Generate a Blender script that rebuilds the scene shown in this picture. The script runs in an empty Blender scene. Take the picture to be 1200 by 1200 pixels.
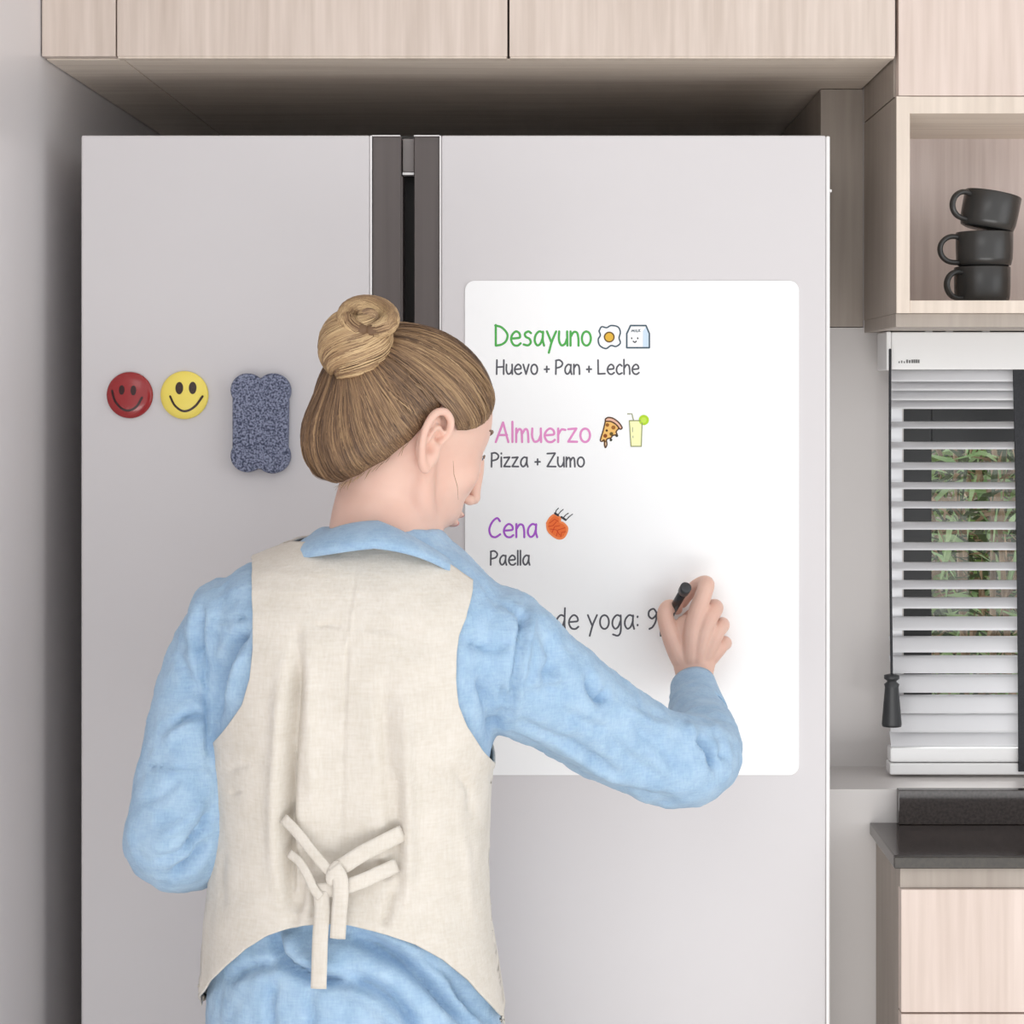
import bpy, bmesh, math, random
import numpy as np
from mathutils import Vector, Matrix, noise as mnoise
random.seed(7); np.random.seed(7)
PI = math.pi
S = bpy.context.scene
C = S.collection
# ------------------------------------------------------------------ camera, world, lights, exposure
FPX, CX, CY, EYE, DC = 2320.0, 645.0, 457.0, 1.49, 2.4      # focal length in px, principal point, eye height, distance to fridge doors
cam = bpy.data.cameras.new('camera'); camo = bpy.data.objects.new('camera', cam); C.objects.link(camo)
cam.sensor_width = 36.0; cam.lens = 36.0 * FPX / 1200.0
cam.shift_x = (600 - CX) / 1200.0; cam.shift_y = -(600 - CY) / 1200.0
camo.location = (0, -DC, EYE); camo.rotation_euler = (PI / 2, 0, 0)
cam.clip_start = 0.05
S.camera = camo
w = bpy.data.worlds.new('world'); S.world = w; w.use_nodes = True
w.node_tree.nodes['Background'].inputs[0].default_value = (0.96, 0.98, 1.0, 1)
w.node_tree.nodes['Background'].inputs[1].default_value = 1.28
def area(name, loc, rot, sx, sy, power, col=(1, 1, 1)):
    l = bpy.data.lights.new(name, 'AREA'); l.shape = 'RECTANGLE'; l.size = sx; l.size_y = sy; l.energy = power; l.color = col
    o = bpy.data.objects.new(name, l); C.objects.link(o); o.location = loc; o.rotation_euler = rot
    return o
area('ceiling_softbox', (-0.75, -2.6, 2.44), (math.radians(28), 0, math.radians(-12)), 1.6, 1.2, 9, (1.0, 0.985, 0.97))
area('low_fill_behind', (0.2, -2.5, 0.22), (math.radians(138), 0, 0), 2.6, .6, 28, (1.0, 0.99, 0.985))  # added low fill, aimed up to brighten the cabinet underside
area('side_fill_light', (2.2, -1.7, 1.5), (0, math.radians(90), math.radians(-8)), 1.6, 1.6, 8, (0.97, 0.985, 1.0))  # added fill from the right to lift the left wall
sl_ = bpy.data.lights.new('sun', 'SUN'); sl_.energy = 3.0; sl_.angle = .2; so_ = bpy.data.objects.new('sun', sl_); C.objects.link(so_); so_.rotation_euler = (math.radians(38), 0, math.radians(160))
S.view_settings.view_transform = 'Standard'; S.view_settings.look = 'None'
S.view_settings.exposure = -0.22; S.view_settings.gamma = 1.0; S.view_settings.use_curve_mapping = False

# ------------------------------------------------------------------ helpers
def P(px, py, y):
    D = DC + y
    return Vector(((px - CX) * D / FPX, y, EYE - (py - CY) * D / FPX))
def X(px, y=0.0): return (px - CX) * (DC + y) / FPX
def Z(py, y=0.0): return EYE - (py - CY) * (DC + y) / FPX
def PXL(r, y): return r * (DC + y) / FPX
def srgb(r, g, b):
    f = lambda c: (c / 255 / 12.92) if c / 255 <= 0.04045 else ((c / 255 + 0.055) / 1.055) ** 2.4
    return (f(r), f(g), f(b), 1)
def mat(name, col, rough=0.5, spec=0.5, metal=0.0, coat=0.0, sheen=0.0, sss=0.0):
    m = bpy.data.materials.new(name); m.use_nodes = True
    b = m.node_tree.nodes['Principled BSDF']
    b.inputs['Base Color'].default_value = col; b.inputs['Roughness'].default_value = rough
    b.inputs['Specular IOR Level'].default_value = spec; b.inputs['Metallic'].default_value = metal
    b.inputs['Coat Weight'].default_value = coat; b.inputs['Sheen Weight'].default_value = sheen
    if sss: b.inputs['Subsurface Weight'].default_value = sss; b.inputs['Subsurface Scale'].default_value = 0.006; b.inputs['Subsurface Radius'].default_value = (1, .4, .25)
    return m
def nodes(m): return m.node_tree.nodes, m.node_tree.links, m.node_tree.nodes['Principled BSDF']
def noise_mat(name, c1, c2, scale, rough=0.5, stretch=(1, 1, 1), detail=4, bump=0.0, bdist=0.001, lo=.35, hi=.65, **k):
    m = mat(name, c1, rough, **k); N, L, b = nodes(m)
    tc = N.new('ShaderNodeTexCoord'); mp = N.new('ShaderNodeMapping'); mp.inputs['Scale'].default_value = stretch
    no = N.new('ShaderNodeTexNoise'); no.inputs['Scale'].default_value = scale; no.inputs['Detail'].default_value = detail
    cr = N.new('ShaderNodeValToRGB'); cr.color_ramp.elements[0].color = c1; cr.color_ramp.elements[1].color = c2
    cr.color_ramp.elements[0].position = lo; cr.color_ramp.elements[1].position = hi
    L.new(tc.outputs['Object'], mp.inputs[0]); L.new(mp.outputs[0], no.inputs['Vector']); L.new(no.outputs[0], cr.inputs[0]); L.new(cr.outputs[0], b.inputs['Base Color'])
    if bump:
        bp = N.new('ShaderNodeBump'); bp.inputs['Strength'].default_value = bump; bp.inputs['Distance'].default_value = bdist
        L.new(no.outputs[0], bp.inputs['Height']); L.new(bp.outputs[0], b.inputs['Normal'])
    return m
def wood(name, c1, c2, axis='z', rough=0.5):
    st = {'z': (1, 1, .045), 'x': (.045, 1, 1)}[axis]
    m = noise_mat(name, c1, c2, 110, rough, st, 5, .12, .0006, .32, .68)
    N, L, b = nodes(m)
    # broad cathedral figure on top of the fine grain
    tc = N.new('ShaderNodeTexCoord'); mp = N.new('ShaderNodeMapping'); mp.inputs['Scale'].default_value = tuple((.12 if s < 1 else 1) for s in st)
    n2 = N.new('ShaderNodeTexNoise'); n2.inputs['Scale'].default_value = 14; n2.inputs['Detail'].default_value = 3; n2.inputs['Distortion'].default_value = 1.2
    mx = N.new('ShaderNodeMix'); mx.data_type = 'RGBA'; mx.blend_type = 'MULTIPLY'; mx.inputs['Factor'].default_value = .55
    cr = N.new('ShaderNodeValToRGB'); cr.color_ramp.elements[0].color = (.84, .82, .80, 1); cr.color_ramp.elements[1].color = (1, 1, 1, 1)
    cr.color_ramp.elements[0].position = .35; cr.color_ramp.elements[1].position = .6
    L.new(tc.outputs['Object'], mp.inputs[0]); L.new(mp.outputs[0], n2.inputs['Vector']); L.new(n2.outputs[0], cr.inputs[0])
    src = b.inputs['Base Color'].links[0].from_socket
    L.new(src, mx.inputs[6]); L.new(cr.outputs[0], mx.inputs[7]); L.new(mx.outputs[2], b.inputs['Base Color'])
    return m

def link_mesh(name, me, m, parent=None, smooth=False):
    if m is not None:
        me.materials.clear(); me.materials.append(m)
    if smooth:
        me.polygons.foreach_set('use_smooth', [True] * len(me.polygons))
    o = bpy.data.objects.new(name, me); C.objects.link(o)
    if parent is not None: o.parent = parent; o.matrix_parent_inverse = parent.matrix_world.inverted() if False else Matrix.Translation(-parent.location)
    return o
def obj(name, bm, m, parent=None, smooth=False):
    me = bpy.data.meshes.new(name); bm.to_mesh(me); bm.free()
    return link_mesh(name, me, m, parent, smooth)
def tag(o, label=None, cat=None, group=None, kind=None):
    if label: o['label'] = label
    if cat: o['category'] = cat
    if group: o['group'] = group
    if kind: o['kind'] = kind
    return o
def thing(name, label, cat, loc, group=None):
    o = bpy.data.objects.new(name, None); C.objects.link(o); o.location = loc; o.empty_display_size = .05
    return tag(o, label, cat, group)
def box(bm, x0, x1, y0, y1, z0, z1, bev=0.0, seg=2):
    r = bmesh.ops.create_cube(bm, size=1.0); vs = r['verts']
    for v in vs:
        v.co = Vector((x0 + (v.co.x + .5) * (x1 - x0), y0 + (v.co.y + .5) * (y1 - y0), z0 + (v.co.z + .5) * (z1 - z0)))
    if bev:
        es = list({e for v in vs for e in v.link_edges})
        bmesh.ops.bevel(bm, geom=es, offset=bev, segments=seg, profile=.6, affect='EDGES', clamp_overlap=True)
    return bm
def B(*a, **k): return box(bmesh.new(), *a, **k)
def catmull(pts, n):
    pts = [np.array(p, float) for p in pts]
    if len(pts) < 3: return [pts[0] + (pts[-1] - pts[0]) * t for t in np.linspace(0, 1, n + 1)]
    q = [2 * pts[0] - pts[1]] + pts + [2 * pts[-1] - pts[-2]]; out = []
    for i in range(1, len(q) - 2):
        for k in range(n):
            t = k / n; a, b, c, d = q[i - 1], q[i], q[i + 1], q[i + 2]
            out.append(.5 * ((2 * b) + (-a + c) * t + (2 * a - 5 * b + 4 * c - d) * t * t + (-a + 3 * b - 3 * c + d) * t ** 3))
    out.append(pts[-1]); return out
def limb(bm, pts, seg=20, n=6, flat=None, caps=True):
    """smooth tapering tube through (x,y,z,r[,r2]) points with rounded ends; flat = reference direction for the r2 (thin) axis"""
    P4 = [tuple(p) if len(p) == 5 else tuple(p) + (p[3],) for p in pts]
    q = catmull(P4, n); cs = [Vector(p[:3]) for p in q]; rs = [(max(p[3], 1e-4), max(p[4], 1e-4)) for p in q]
    if caps:
        t0 = (cs[0] - cs[1]).normalized(); t1 = (cs[-1] - cs[-2]).normalized()
        pre = []; post = []
        for a in (80, 60, 40, 20):
            ca, sa = math.cos(math.radians(a)), math.sin(math.radians(a))
            pre.append((cs[0] + t0 * min(rs[0]) * sa, (rs[0][0] * ca, rs[0][1] * ca)))
        for a in (20, 40, 60, 80):
            ca, sa = math.cos(math.radians(a)), math.sin(math.radians(a))
            post.append((cs[-1] + t1 * min(rs[-1]) * sa, (rs[-1][0] * ca, rs[-1][1] * ca)))
        al = pre + list(zip(cs, rs)) + post; cs = [a[0] for a in al]; rs = [a[1] for a in al]
    ref = Vector(flat) if flat is not None else Vector((0.13, 1, 0.21)); prev = None; rings = []
    for i, c in enumerate(cs):
        t = (cs[min(i + 1, len(cs) - 1)] - cs[max(i - 1, 0)]).normalized()
        r_ = prev if (prev is not None and flat is None) else ref
        v = (r_ - t * r_.dot(t))
        if v.length < 1e-5: v = t.orthogonal()
        v.normalize(); prev = v; u = t.cross(v)
        rings.append([bm.verts.new(c + u * rs[i][0] * math.cos(2 * PI * k / seg) + v * rs[i][1] * math.sin(2 * PI * k / seg)) for k in range(seg)])
    for a, b in zip(rings, rings[1:]):
        for k in range(seg): bm.faces.new((a[k], a[(k + 1) % seg], b[(k + 1) % seg], b[k]))
    bm.faces.new(rings[0][::-1]); bm.faces.new(rings[-1])
    return bm
def ell(bm, c, r, M=None, u=24, v=16):
    res = bmesh.ops.create_uvsphere(bm, u_segments=u, v_segments=v, radius=1.0)
    for q in res['verts']:
        p = Vector((q.co.x * r[0], q.co.y * r[1], q.co.z * r[2]))
        if M is not None: p = M @ p
        q.co = p + Vector(c)
    return bm
def lathe(bm, prof, seg=32, M=None):
    rings = []
    for r, z in prof:
        rings.append([bm.verts.new((max(r, 1e-5) * math.cos(2 * PI * k / seg), max(r, 1e-5) * math.sin(2 * PI * k / seg), z)) for k in range(seg)])
    for a, b in zip(rings, rings[1:]):
        for k in range(seg): bm.faces.new((a[k], a[(k + 1) % seg], b[(k + 1) % seg], b[k]))
    if M is not None:
        for rg in rings:
            for v in rg: v.co = M @ v.co
    return bm
def remesh(bm, voxel, smooth=4, fac=.5):
    bmesh.ops.recalc_face_normals(bm, faces=bm.faces[:])
    me = bpy.data.meshes.new('tmp'); bm.to_mesh(me); bm.free()
    o = bpy.data.objects.new('tmp', me); C.objects.link(o)
    md = o.modifiers.new('r', 'REMESH'); md.mode = 'VOXEL'; md.voxel_size = voxel
    if smooth:
        s = o.modifiers.new('s', 'SMOOTH'); s.factor = fac; s.iterations = smooth
    dg = bpy.context.evaluated_depsgraph_get()
    out = bpy.data.meshes.new_from_object(o.evaluated_get(dg))
    bpy.data.objects.remove(o); bpy.data.meshes.remove(me)
    return out
def getco(me):
    a = np.empty(len(me.vertices) * 3); me.vertices.foreach_get('co', a); return a.reshape(-1, 3)
def getno(me):
    a = np.empty(len(me.vertices) * 3); me.vertex_normals.foreach_get('vector', a); return a.reshape(-1, 3)
def setco(me, a): me.vertices.foreach_set('co', a.ravel()); me.update()
def grid(rows, closed=False):
    """rows of equal length -> bmesh grid"""
    bm = bmesh.new(); R = [[bm.verts.new(p) for p in r] for r in rows]
    for a, b in zip(R, R[1:]):
        n = len(a)
        for k in range(n if closed else n - 1): bm.faces.new((a[k], a[(k + 1) % n], b[(k + 1) % n], b[k]))
    return bm
def solid(o, t, off=-1):
    m = o.modifiers.new('solidify', 'SOLIDIFY'); m.thickness = t; m.offset = off; return o
def pix(co):
    D = co[:, 1] + DC
    return co[:, 0] * FPX / D + CX, CY - (co[:, 2] - EYE) * FPX / D
def creases(me, lines, nz=0.0, nscale=30.0, face=True, limit=None, stretch=(1, 1, 1)):
    """press folds (real relief) into a cloth mesh along lines; depth + = valley, - = ridge"""
    co = getco(me); no = getno(me); px, py = pix(co)
    f = np.clip(-no[:, 1] * 1.6 + .15, 0, 1) if face else np.ones(len(co))
    d = np.zeros(len(co))
    for pts, depth, width in lines:
        q = catmull(pts, 4); best = np.full(len(co), 1e9); tt = np.zeros(len(co)); n = len(q) - 1
        for i in range(n):
            a, b = q[i], q[i + 1]; ab = b - a; L2 = ab.dot(ab) + 1e-9
            t = np.clip(((px - a[0]) * ab[0] + (py - a[1]) * ab[1]) / L2, 0, 1)
            dd = np.hypot(px - a[0] - t * ab[0], py - a[1] - t * ab[1])
            m = dd < best; best[m] = dd[m]; tt[m] = (i + t[m]) / n
        d += depth * np.exp(-(best / width) ** 2) * np.clip(np.sin(PI * np.clip(tt, .04, .96)) * 1.6, 0, 1)
    d *= f
    if nz:
        for i in range(len(co)):
            p = Vector((co[i, 0] * stretch[0], co[i, 1] * stretch[1], co[i, 2] * stretch[2])) * nscale
            d[i] += nz * (mnoise.noise(p) + .4 * mnoise.noise(p * 2.3))
    setco(me, co - no * d[:, None])

# ------------------------------------------------------------------ materials
M_door = noise_mat('fridge_door_enamel', srgb(212, 208, 209), srgb(214, 210, 211), 3, .32, spec=.35)
M_fside = mat('fridge_side_enamel', srgb(214, 211, 212), .4)
M_strip = noise_mat('taupe_handle_metal', srgb(88, 80, 78), srgb(96, 88, 86), 60, .38, (1, 1, .03), spec=.4)
M_dark = mat('dark_rubber', srgb(42, 38, 37), .6)
M_chrome = mat('pale_edge_metal', srgb(236, 233, 232), .3, metal=.15)
M_wood = wood('pale_oak_laminate', srgb(222, 207, 196), srgb(206, 190, 178))
M_woodp = wood('pale_pink_oak_laminate', srgb(226, 209, 199), srgb(214, 196, 185))
M_soff = wood('oak_underside', srgb(240, 228, 214), srgb(226, 213, 199), 'x')
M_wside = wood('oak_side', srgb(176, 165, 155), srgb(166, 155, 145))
M_frame = wood('shelf_frame_oak', srgb(230, 216, 202), srgb(216, 202, 188))
M_back = wood('shelf_back_oak', srgb(236, 222, 216), srgb(220, 204, 198))
M_gap = mat('joint_shadow_gap', srgb(70, 60, 54), .8)
M_wl = noise_mat('wall_paint_left', srgb(228, 223, 223), srgb(224, 220, 221), 2, .28, spec=.5)
M_wb = noise_mat('wall_paint_grey', srgb(212, 207, 204), srgb(207, 202, 199), 2, .42)
M_white = mat('white_paint', srgb(238, 237, 236), .45)
M_slat = mat('white_slat_lacquer', srgb(240, 240, 242), .38)
M_black = noise_mat('black_coarse_tape', srgb(38, 39, 42), srgb(50, 51, 55), 500, .8)
M_wframe = mat('anthracite_window_frame', srgb(52, 53, 54), .45)
M_stone = noise_mat('polished_dark_granite', srgb(50, 43, 41), srgb(66, 58, 55), 260, .12, spec=.55)
M_stonee = noise_mat('granite_edge', srgb(44, 39, 33), srgb(58, 52, 44), 200, .35)
M_mug = mat('charcoal_glaze', srgb(58, 57, 56), .26, spec=.5)
M_mugi = mat('charcoal_glaze_inside', srgb(40, 38, 37), .35)
M_board = mat('whiteboard_film', (.96, .96, .96, 1), .35, spec=.3)
M_plaster = mat('ceiling_paint', (.8, .8, .8, 1), .8)
M_floor = noise_mat('pale_floor', srgb(232, 226, 218), srgb(222, 215, 206), 30, .45, (.06, 1, 1))
M_skin = noise_mat('skin', srgb(226, 188, 171), srgb(221, 180, 163), 25, .48, spec=.35, sss=.12)
M_lip = mat('lip', srgb(200, 128, 122), .4)
M_eye = mat('eye_white', srgb(235, 232, 230), .2)
M_iris = mat('iris', srgb(80, 95, 105), .2)
M_brow = mat('brow_hair', srgb(120, 92, 68), .6)
def cloth_mat(name, c1, c2, scale, weave, k):
    m = noise_mat(name, c1, c2, scale, .85, detail=5, lo=.3, hi=.7, sheen=.12, spec=.2); N, L, b = nodes(m)
    tc = N.new('ShaderNodeTexCoord'); hs = []
    for st in ((1, 1, .16), (.16, .3, 1)):
        mp = N.new('ShaderNodeMapping'); mp.inputs['Scale'].default_value = st
        no = N.new('ShaderNodeTexNoise'); no.inputs['Scale'].default_value = weave; no.inputs['Detail'].default_value = 2
        L.new(tc.outputs['Object'], mp.inputs[0]); L.new(mp.outputs[0], no.inputs['Vector']); hs.append(no)
    ad = N.new('ShaderNodeMath'); L.new(hs[0].outputs[0], ad.inputs[0]); L.new(hs[1].outputs[0], ad.inputs[1])
    bp = N.new('ShaderNodeBump'); bp.inputs['Strength'].default_value = k; bp.inputs['Distance'].default_value = .0008
    L.new(ad.outputs[0], bp.inputs['Height']); L.new(bp.outputs[0], b.inputs['Normal'])
    mx = N.new('ShaderNodeMix'); mx.data_type = 'RGBA'; mx.blend_type = 'OVERLAY'; mx.inputs['Factor'].default_value = .28
    hf = N.new('ShaderNodeMath'); hf.operation = 'MULTIPLY'; hf.inputs[1].default_value = .5; L.new(ad.outputs[0], hf.inputs[0])
    src = b.inputs['Base Color'].links[0].from_socket
    L.new(src, mx.inputs[6]); L.new(hf.outputs[0], mx.inputs[7]); L.new(mx.outputs[2], b.inputs['Base Color'])
    return m
M_shirt = cloth_mat('blue_chambray', srgb(150, 180, 208), srgb(168, 195, 219), 45, 520, .5)
M_vest = cloth_mat('cream_linen', srgb(218, 211, 201), srgb(210, 203, 192), 30, 420, .45)
M_trs = cloth_mat('navy_denim', srgb(44, 54, 78), srgb(56, 66, 92), 60, 600, .4)
M_shoe = mat('white_leather', srgb(225, 222, 218), .5)
M_button = mat('button', srgb(70, 80, 100), .3)

# ------------------------------------------------------------------ room
WD = 0.25                                  # depth (y) of the window wall face
XL = X(48); XS = X(1050)
tag(obj('floor', B(-0.72, 2.4, -3.2, 0.9, -.05, 0), M_floor), kind='structure')
tag(obj('ceiling', B(-0.72, 2.4, -1.5, 0.44, 2.55, 2.6), M_plaster), kind='structure')
tag(obj('wall_left', B(XL - .1, XL - .0005, -1.6, .86, 0, 2.549), M_wl), kind='structure')
tag(obj('wall_alcove', B(XL, XS - .001, .75, .86, .0005, 2.549), M_wb), kind='structure')
wx0, wx1, wz0, wz1 = X(1059, WD), X(1059, WD) + .62, Z(862, WD), Z(470, WD)
bm = bmesh.new()
box(bm, .362, XS, WD, .749, .0005, Z(384, WD)); box(bm, XS, wx0, WD, .86, .0005, 2.549); box(bm, wx0, wx1, WD, .42, .0005, wz0); box(bm, wx0, wx1, WD, .42, wz1, 2.549); box(bm, wx1, 2.4, WD, .42, .0005, 2.549)
tag(obj('wall_back', bm, M_wb), kind='structure')
win = bpy.data.objects.new('window_1', None); C.objects.link(win); win.location = (wx0, .33, wz0); tag(win, kind='structure')
fy0, fy1 = .29, .35
st = X(1092, fy0) - wx0
zt = Z(521, fy0)
obj('window_frame', B(wx0 + .0005, wx0 + st, fy0, fy1, wz0 + .0005, wz1 - .0005, bev=.002), M_wframe, win)
obj('window_frame', B(wx1 - st, wx1 - .0005, fy0, fy1, wz0 + .0005, wz1 - .0005, bev=.002), M_wframe, win)
obj('window_frame', B(wx0 + st, wx1 - st, fy0, fy1, zt, wz1 - .0005, bev=.002), M_wframe, win)
obj('window_frame', B(wx0 + st, wx1 - st, fy0, fy1, wz0 + .0005, wz0 + .03, bev=.002), M_wframe, win)
mg = mat('window_glass', (1, 1, 1, 1), .0); N, L, b_ = nodes(mg)
tr = N.new('ShaderNodeBsdfTransparent'); gl = N.new('ShaderNodeBsdfGlossy'); gl.inputs['Roughness'].default_value = .02
ms = N.new('ShaderNodeMixShader'); ms.inputs[0].default_value = .06
L.new(tr.outputs[0], ms.inputs[1]); L.new(gl.outputs[0], ms.inputs[2]); L.new(ms.outputs[0], N['Material Output'].inputs[0])
obj('pane', B(wx0 + st, wx1 - st, .318, .322, wz0 + .03, zt), mg, win)

# ------------------------------------------------------------------ cabinet above the fridge
ZS = Z(66)
oc = thing('overhead_cabinet', 'long pale wood cabinet over the fridge with dark joints between its fronts', 'cabinet', ((XL + XS) / 2, .37, ZS))
obj('carcass', B(XL + .001, XS - .001, .02, .745, ZS + .001, 2.52), M_soff, oc)
g = .0011
for i, (a, b) in enumerate(((48, 135.4), (137, 594.5), (597, 1049))):
    d = obj('filler_panel' if i == 0 else 'door', B(X(a) + (.001 if i == 0 else 0), X(b), -.0, .019, ZS, 2.50, bev=.0012), M_wood, oc)
    if i: obj('door_edge', B(X(a) + .001, X(b) - .001, .0015, .018, ZS - .0022, ZS - .0001), M_frame, d)
for a in (136.2, 595.7): obj('joint', B(X(a) - .0012, X(a) + .0012, .012, .02, ZS + .0005, 2.5), M_gap, oc)
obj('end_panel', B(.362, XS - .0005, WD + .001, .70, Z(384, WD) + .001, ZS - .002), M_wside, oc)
# underside: two panels with a fine pale joint running back
obj('underside_panel', B(XL + .002, X(140), .021, .744, ZS - .001, ZS + .0009), M_soff, oc)
obj('underside_panel', B(X(142), XS - .002, .021, .744, ZS - .001, ZS + .0009), M_soff, oc)

# ------------------------------------------------------------------ right hand cabinets
XR = .92
z113 = Z(113)
uc = thing('wall_cabinet', 'pinkish wood wall cabinet over the open mug shelf, top right', 'cabinet', ((XS + XR) / 2, .12, z113 + .002))
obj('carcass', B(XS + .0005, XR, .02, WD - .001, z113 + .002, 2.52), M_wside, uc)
obj('door', B(X(1053), XR, 0, .019, z113 + .0008, 2.5, bev=.0012), M_woodp, uc)
ns = thing('open_shelf', 'open pale wood box shelf holding the stacked mugs', 'shelf', ((XS + XR) / 2, .12, Z(368)))
t = X(1066) - XS
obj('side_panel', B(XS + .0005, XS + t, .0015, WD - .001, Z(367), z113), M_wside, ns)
obj('front_edge', B(XS + .0005, XS + t, -.0012, .0012, Z(367), z113), M_frame, ns)
obj('side_panel', B(XR - t, XR, 0, WD - .001, Z(367), z113, bev=.0008), M_frame, ns)
obj('top_panel', B(XS + t + .0002, XR - t - .0002, 0, WD - .001, Z(133), z113, bev=.0008), M_soff, ns)
obj('top_edge', B(XS + t, XR - t, -.0012, -.0002, Z(133), z113 - .001), M_frame, ns)
obj('bottom_panel', B(XS + t + .0002, XR - t - .0002, 0, WD - .001, Z(367), Z(352), bev=.0008), M_frame, ns)
obj('back_panel', B(XS + t + .0002, XR - t - .0002, WD - .008, WD - .001, Z(352), Z(133)), M_back, ns)
obj('underside_rail', B(XS + .001, XR - .001, .006, WD - .002, Z(383), Z(367) - .0003), M_wside, ns)

BY = -.08; z1003 = Z(1003, BY); z1018 = Z(1018, BY)
tag(obj('trim_1', B(.345, 2.4, .10, WD - .0005, .0005, Z(925, .10)), M_wb), kind='structure')
wt = thing('worktop', 'polished dark stone worktop with a low upstand under the blind', 'worktop', ((XS + XR) / 2, .0, z1003 - .02))
obj('slab', B(X(1048, BY), XR + .02, BY + .003, .099, z1018, z1003, bev=.0015), M_stone, wt)
obj('front_edge', B(X(1048, BY), XR + .02, BY - .003, BY + .0025, z1018 + .0005, z1003 - .0008, bev=.001), M_stonee, wt)
obj('upstand', B(X(1053, .085), XR + .02, .085, .0992, z1003 + .0003, Z(925, .09), bev=.001), M_stone, wt)
bc = thing('base_cabinet', 'pale wood drawer cabinet under the dark stone worktop', 'cabinet', ((XS + XR) / 2, .0, 0))
xb = X(1056, BY)
obj('carcass', B(xb, XR, BY + .02, .0985, .1, z1018 - .0005), M_wside, bc)
obj('finger_rail', B(xb, XR, BY + .006, BY + .0195, Z(1042, BY), z1018 - .001), M_wside, bc)
zd = [Z(1042.5, BY), Z(1186.5, BY), Z(1188.5, BY), Z(1188.5, BY) - .25, Z(1188.5, BY) - .252, .1]
for i in range(3): obj('drawer_front', B(xb, XR, BY, BY + .019, zd[2 * i + 1], zd[2 * i], bev=.0012), M_woodp, bc)
obj('plinth', B(xb + .01, XR, BY + .06, .098, .001, .099), M_gap, bc)

# mugs
def mug(name, base, R, H, tilt, label, rot):
    o = thing(name, label, 'mug', base, 'charcoal mugs in the open shelf'); o.rotation_euler = (0, tilt, 0)
    M = Matrix.Rotation(rot, 4, 'Z')
    bm = bmesh.new()
    lathe(bm, [(0, .0), (R * .80, .0), (R * .93, .002), (R * .985, .010), (R, .022), (R * 1.005, H - .001), (R * .985, H), (R * .94, H - .001), (R * .93, .012), (R * .85, .004), (0, .0035)], 48, M)
    a = link_mesh('cup', bpy.data.meshes.new('cup'), None); bm.to_mesh(a.data); bm.free(); a.data.materials.append(M_mug); a.parent = o
    a.data.polygons.foreach_set('use_smooth', [True] * len(a.data.polygons))
    bm = bmesh.new(); pts = []
    for k in range(11):
        an = math.radians(72 + 216 * k / 10)
        pts.append((-R * .98 - .0015 + .0175 * math.cos(an) - .004, 0, H * .50 + .0165 * math.sin(an), .0034, .0048))
    pts = [(-R * .96, 0, pts[0][2], .0034, .0048)] + pts[1:-1] + [(-R * .96, 0, pts[-1][2] - .001, .0034, .0048)]
    limb(bm, pts, 12, 3, flat=(0, 1, 0))
    for v in bm.verts: v.co = M @ v.co
    h = link_mesh('handle', bpy.data.meshes.new('handle'), None); bm.to_mesh(h.data); bm.free(); h.data.materials.append(M_mug); h.parent = o
    h.data.polygons.foreach_set('use_smooth', [True] * len(h.data.polygons))
    return o
my = .115; f0 = Z(352) + .0003; hm = .0452
mug('mug', (X(1151, my), my, f0), PXL(32.5, my), .0470, 0, 'lowest charcoal mug of the stack, sitting on the shelf board', .5)
mug('mug', (X(1153.5, my), my, f0 + .0473), PXL(33, my), .0440, 0, 'middle charcoal mug of the stack, handle sticking out furthest left', .12)
mug('mug', (X(1156, my), my, f0 + .0950), PXL(33, my), .0460, math.radians(11), 'topmost charcoal mug of the stack, tilted down to the right', .42)

# ------------------------------------------------------------------ blind
by = .19                                   # plane of the slats
bx0, bx1 = X(1043, by), X(1043, by) + .70
bl = thing('venetian_blind', 'white horizontal slat blind over the garden window with a black cord', 'blind', ((bx0 + bx1) / 2, by, Z(905, by)))
obj('headrail', B(X(1038.5, .16) + .007, bx1 + .006, .16, .228, Z(433, .16), Z(389, .16), bev=.002), M_white, bl)
obj('end_cap', B(X(1038.5, .16), X(1038.5, .16) + .0065, .158, .23, Z(434, .16), Z(388.5, .16), bev=.002), M_white, bl)
for a in (1083, 1107, 1150): obj('bracket', B(X(a, .17), X(a + 9, .17), .165, .2, Z(389, .16) + .0002, Z(389, .16) + .0035), M_white, bl)
me_cache = {}
def slat(zc, ang, wd=.025):
    bm = bmesh.new(); rows = []
    for k in range(7):
        s = (k / 6 - .5); xx = s * wd; zz = .0016 * (1 - (2 * s) ** 2)
        y = xx * math.cos(ang) - zz * math.sin(ang); z = xx * math.sin(ang) + zz * math.cos(ang)
        rows.append([(bx0, y, z), (bx1, y, z)])
    me = bpy.data.meshes.new('slat'); b2 = grid(rows); b2.to_mesh(me); b2.free(); bm.free()
    o = link_mesh('slat', me, M_slat, bl, True); o.location = (0, by, zc); solid(o, .0006, 0)
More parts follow.
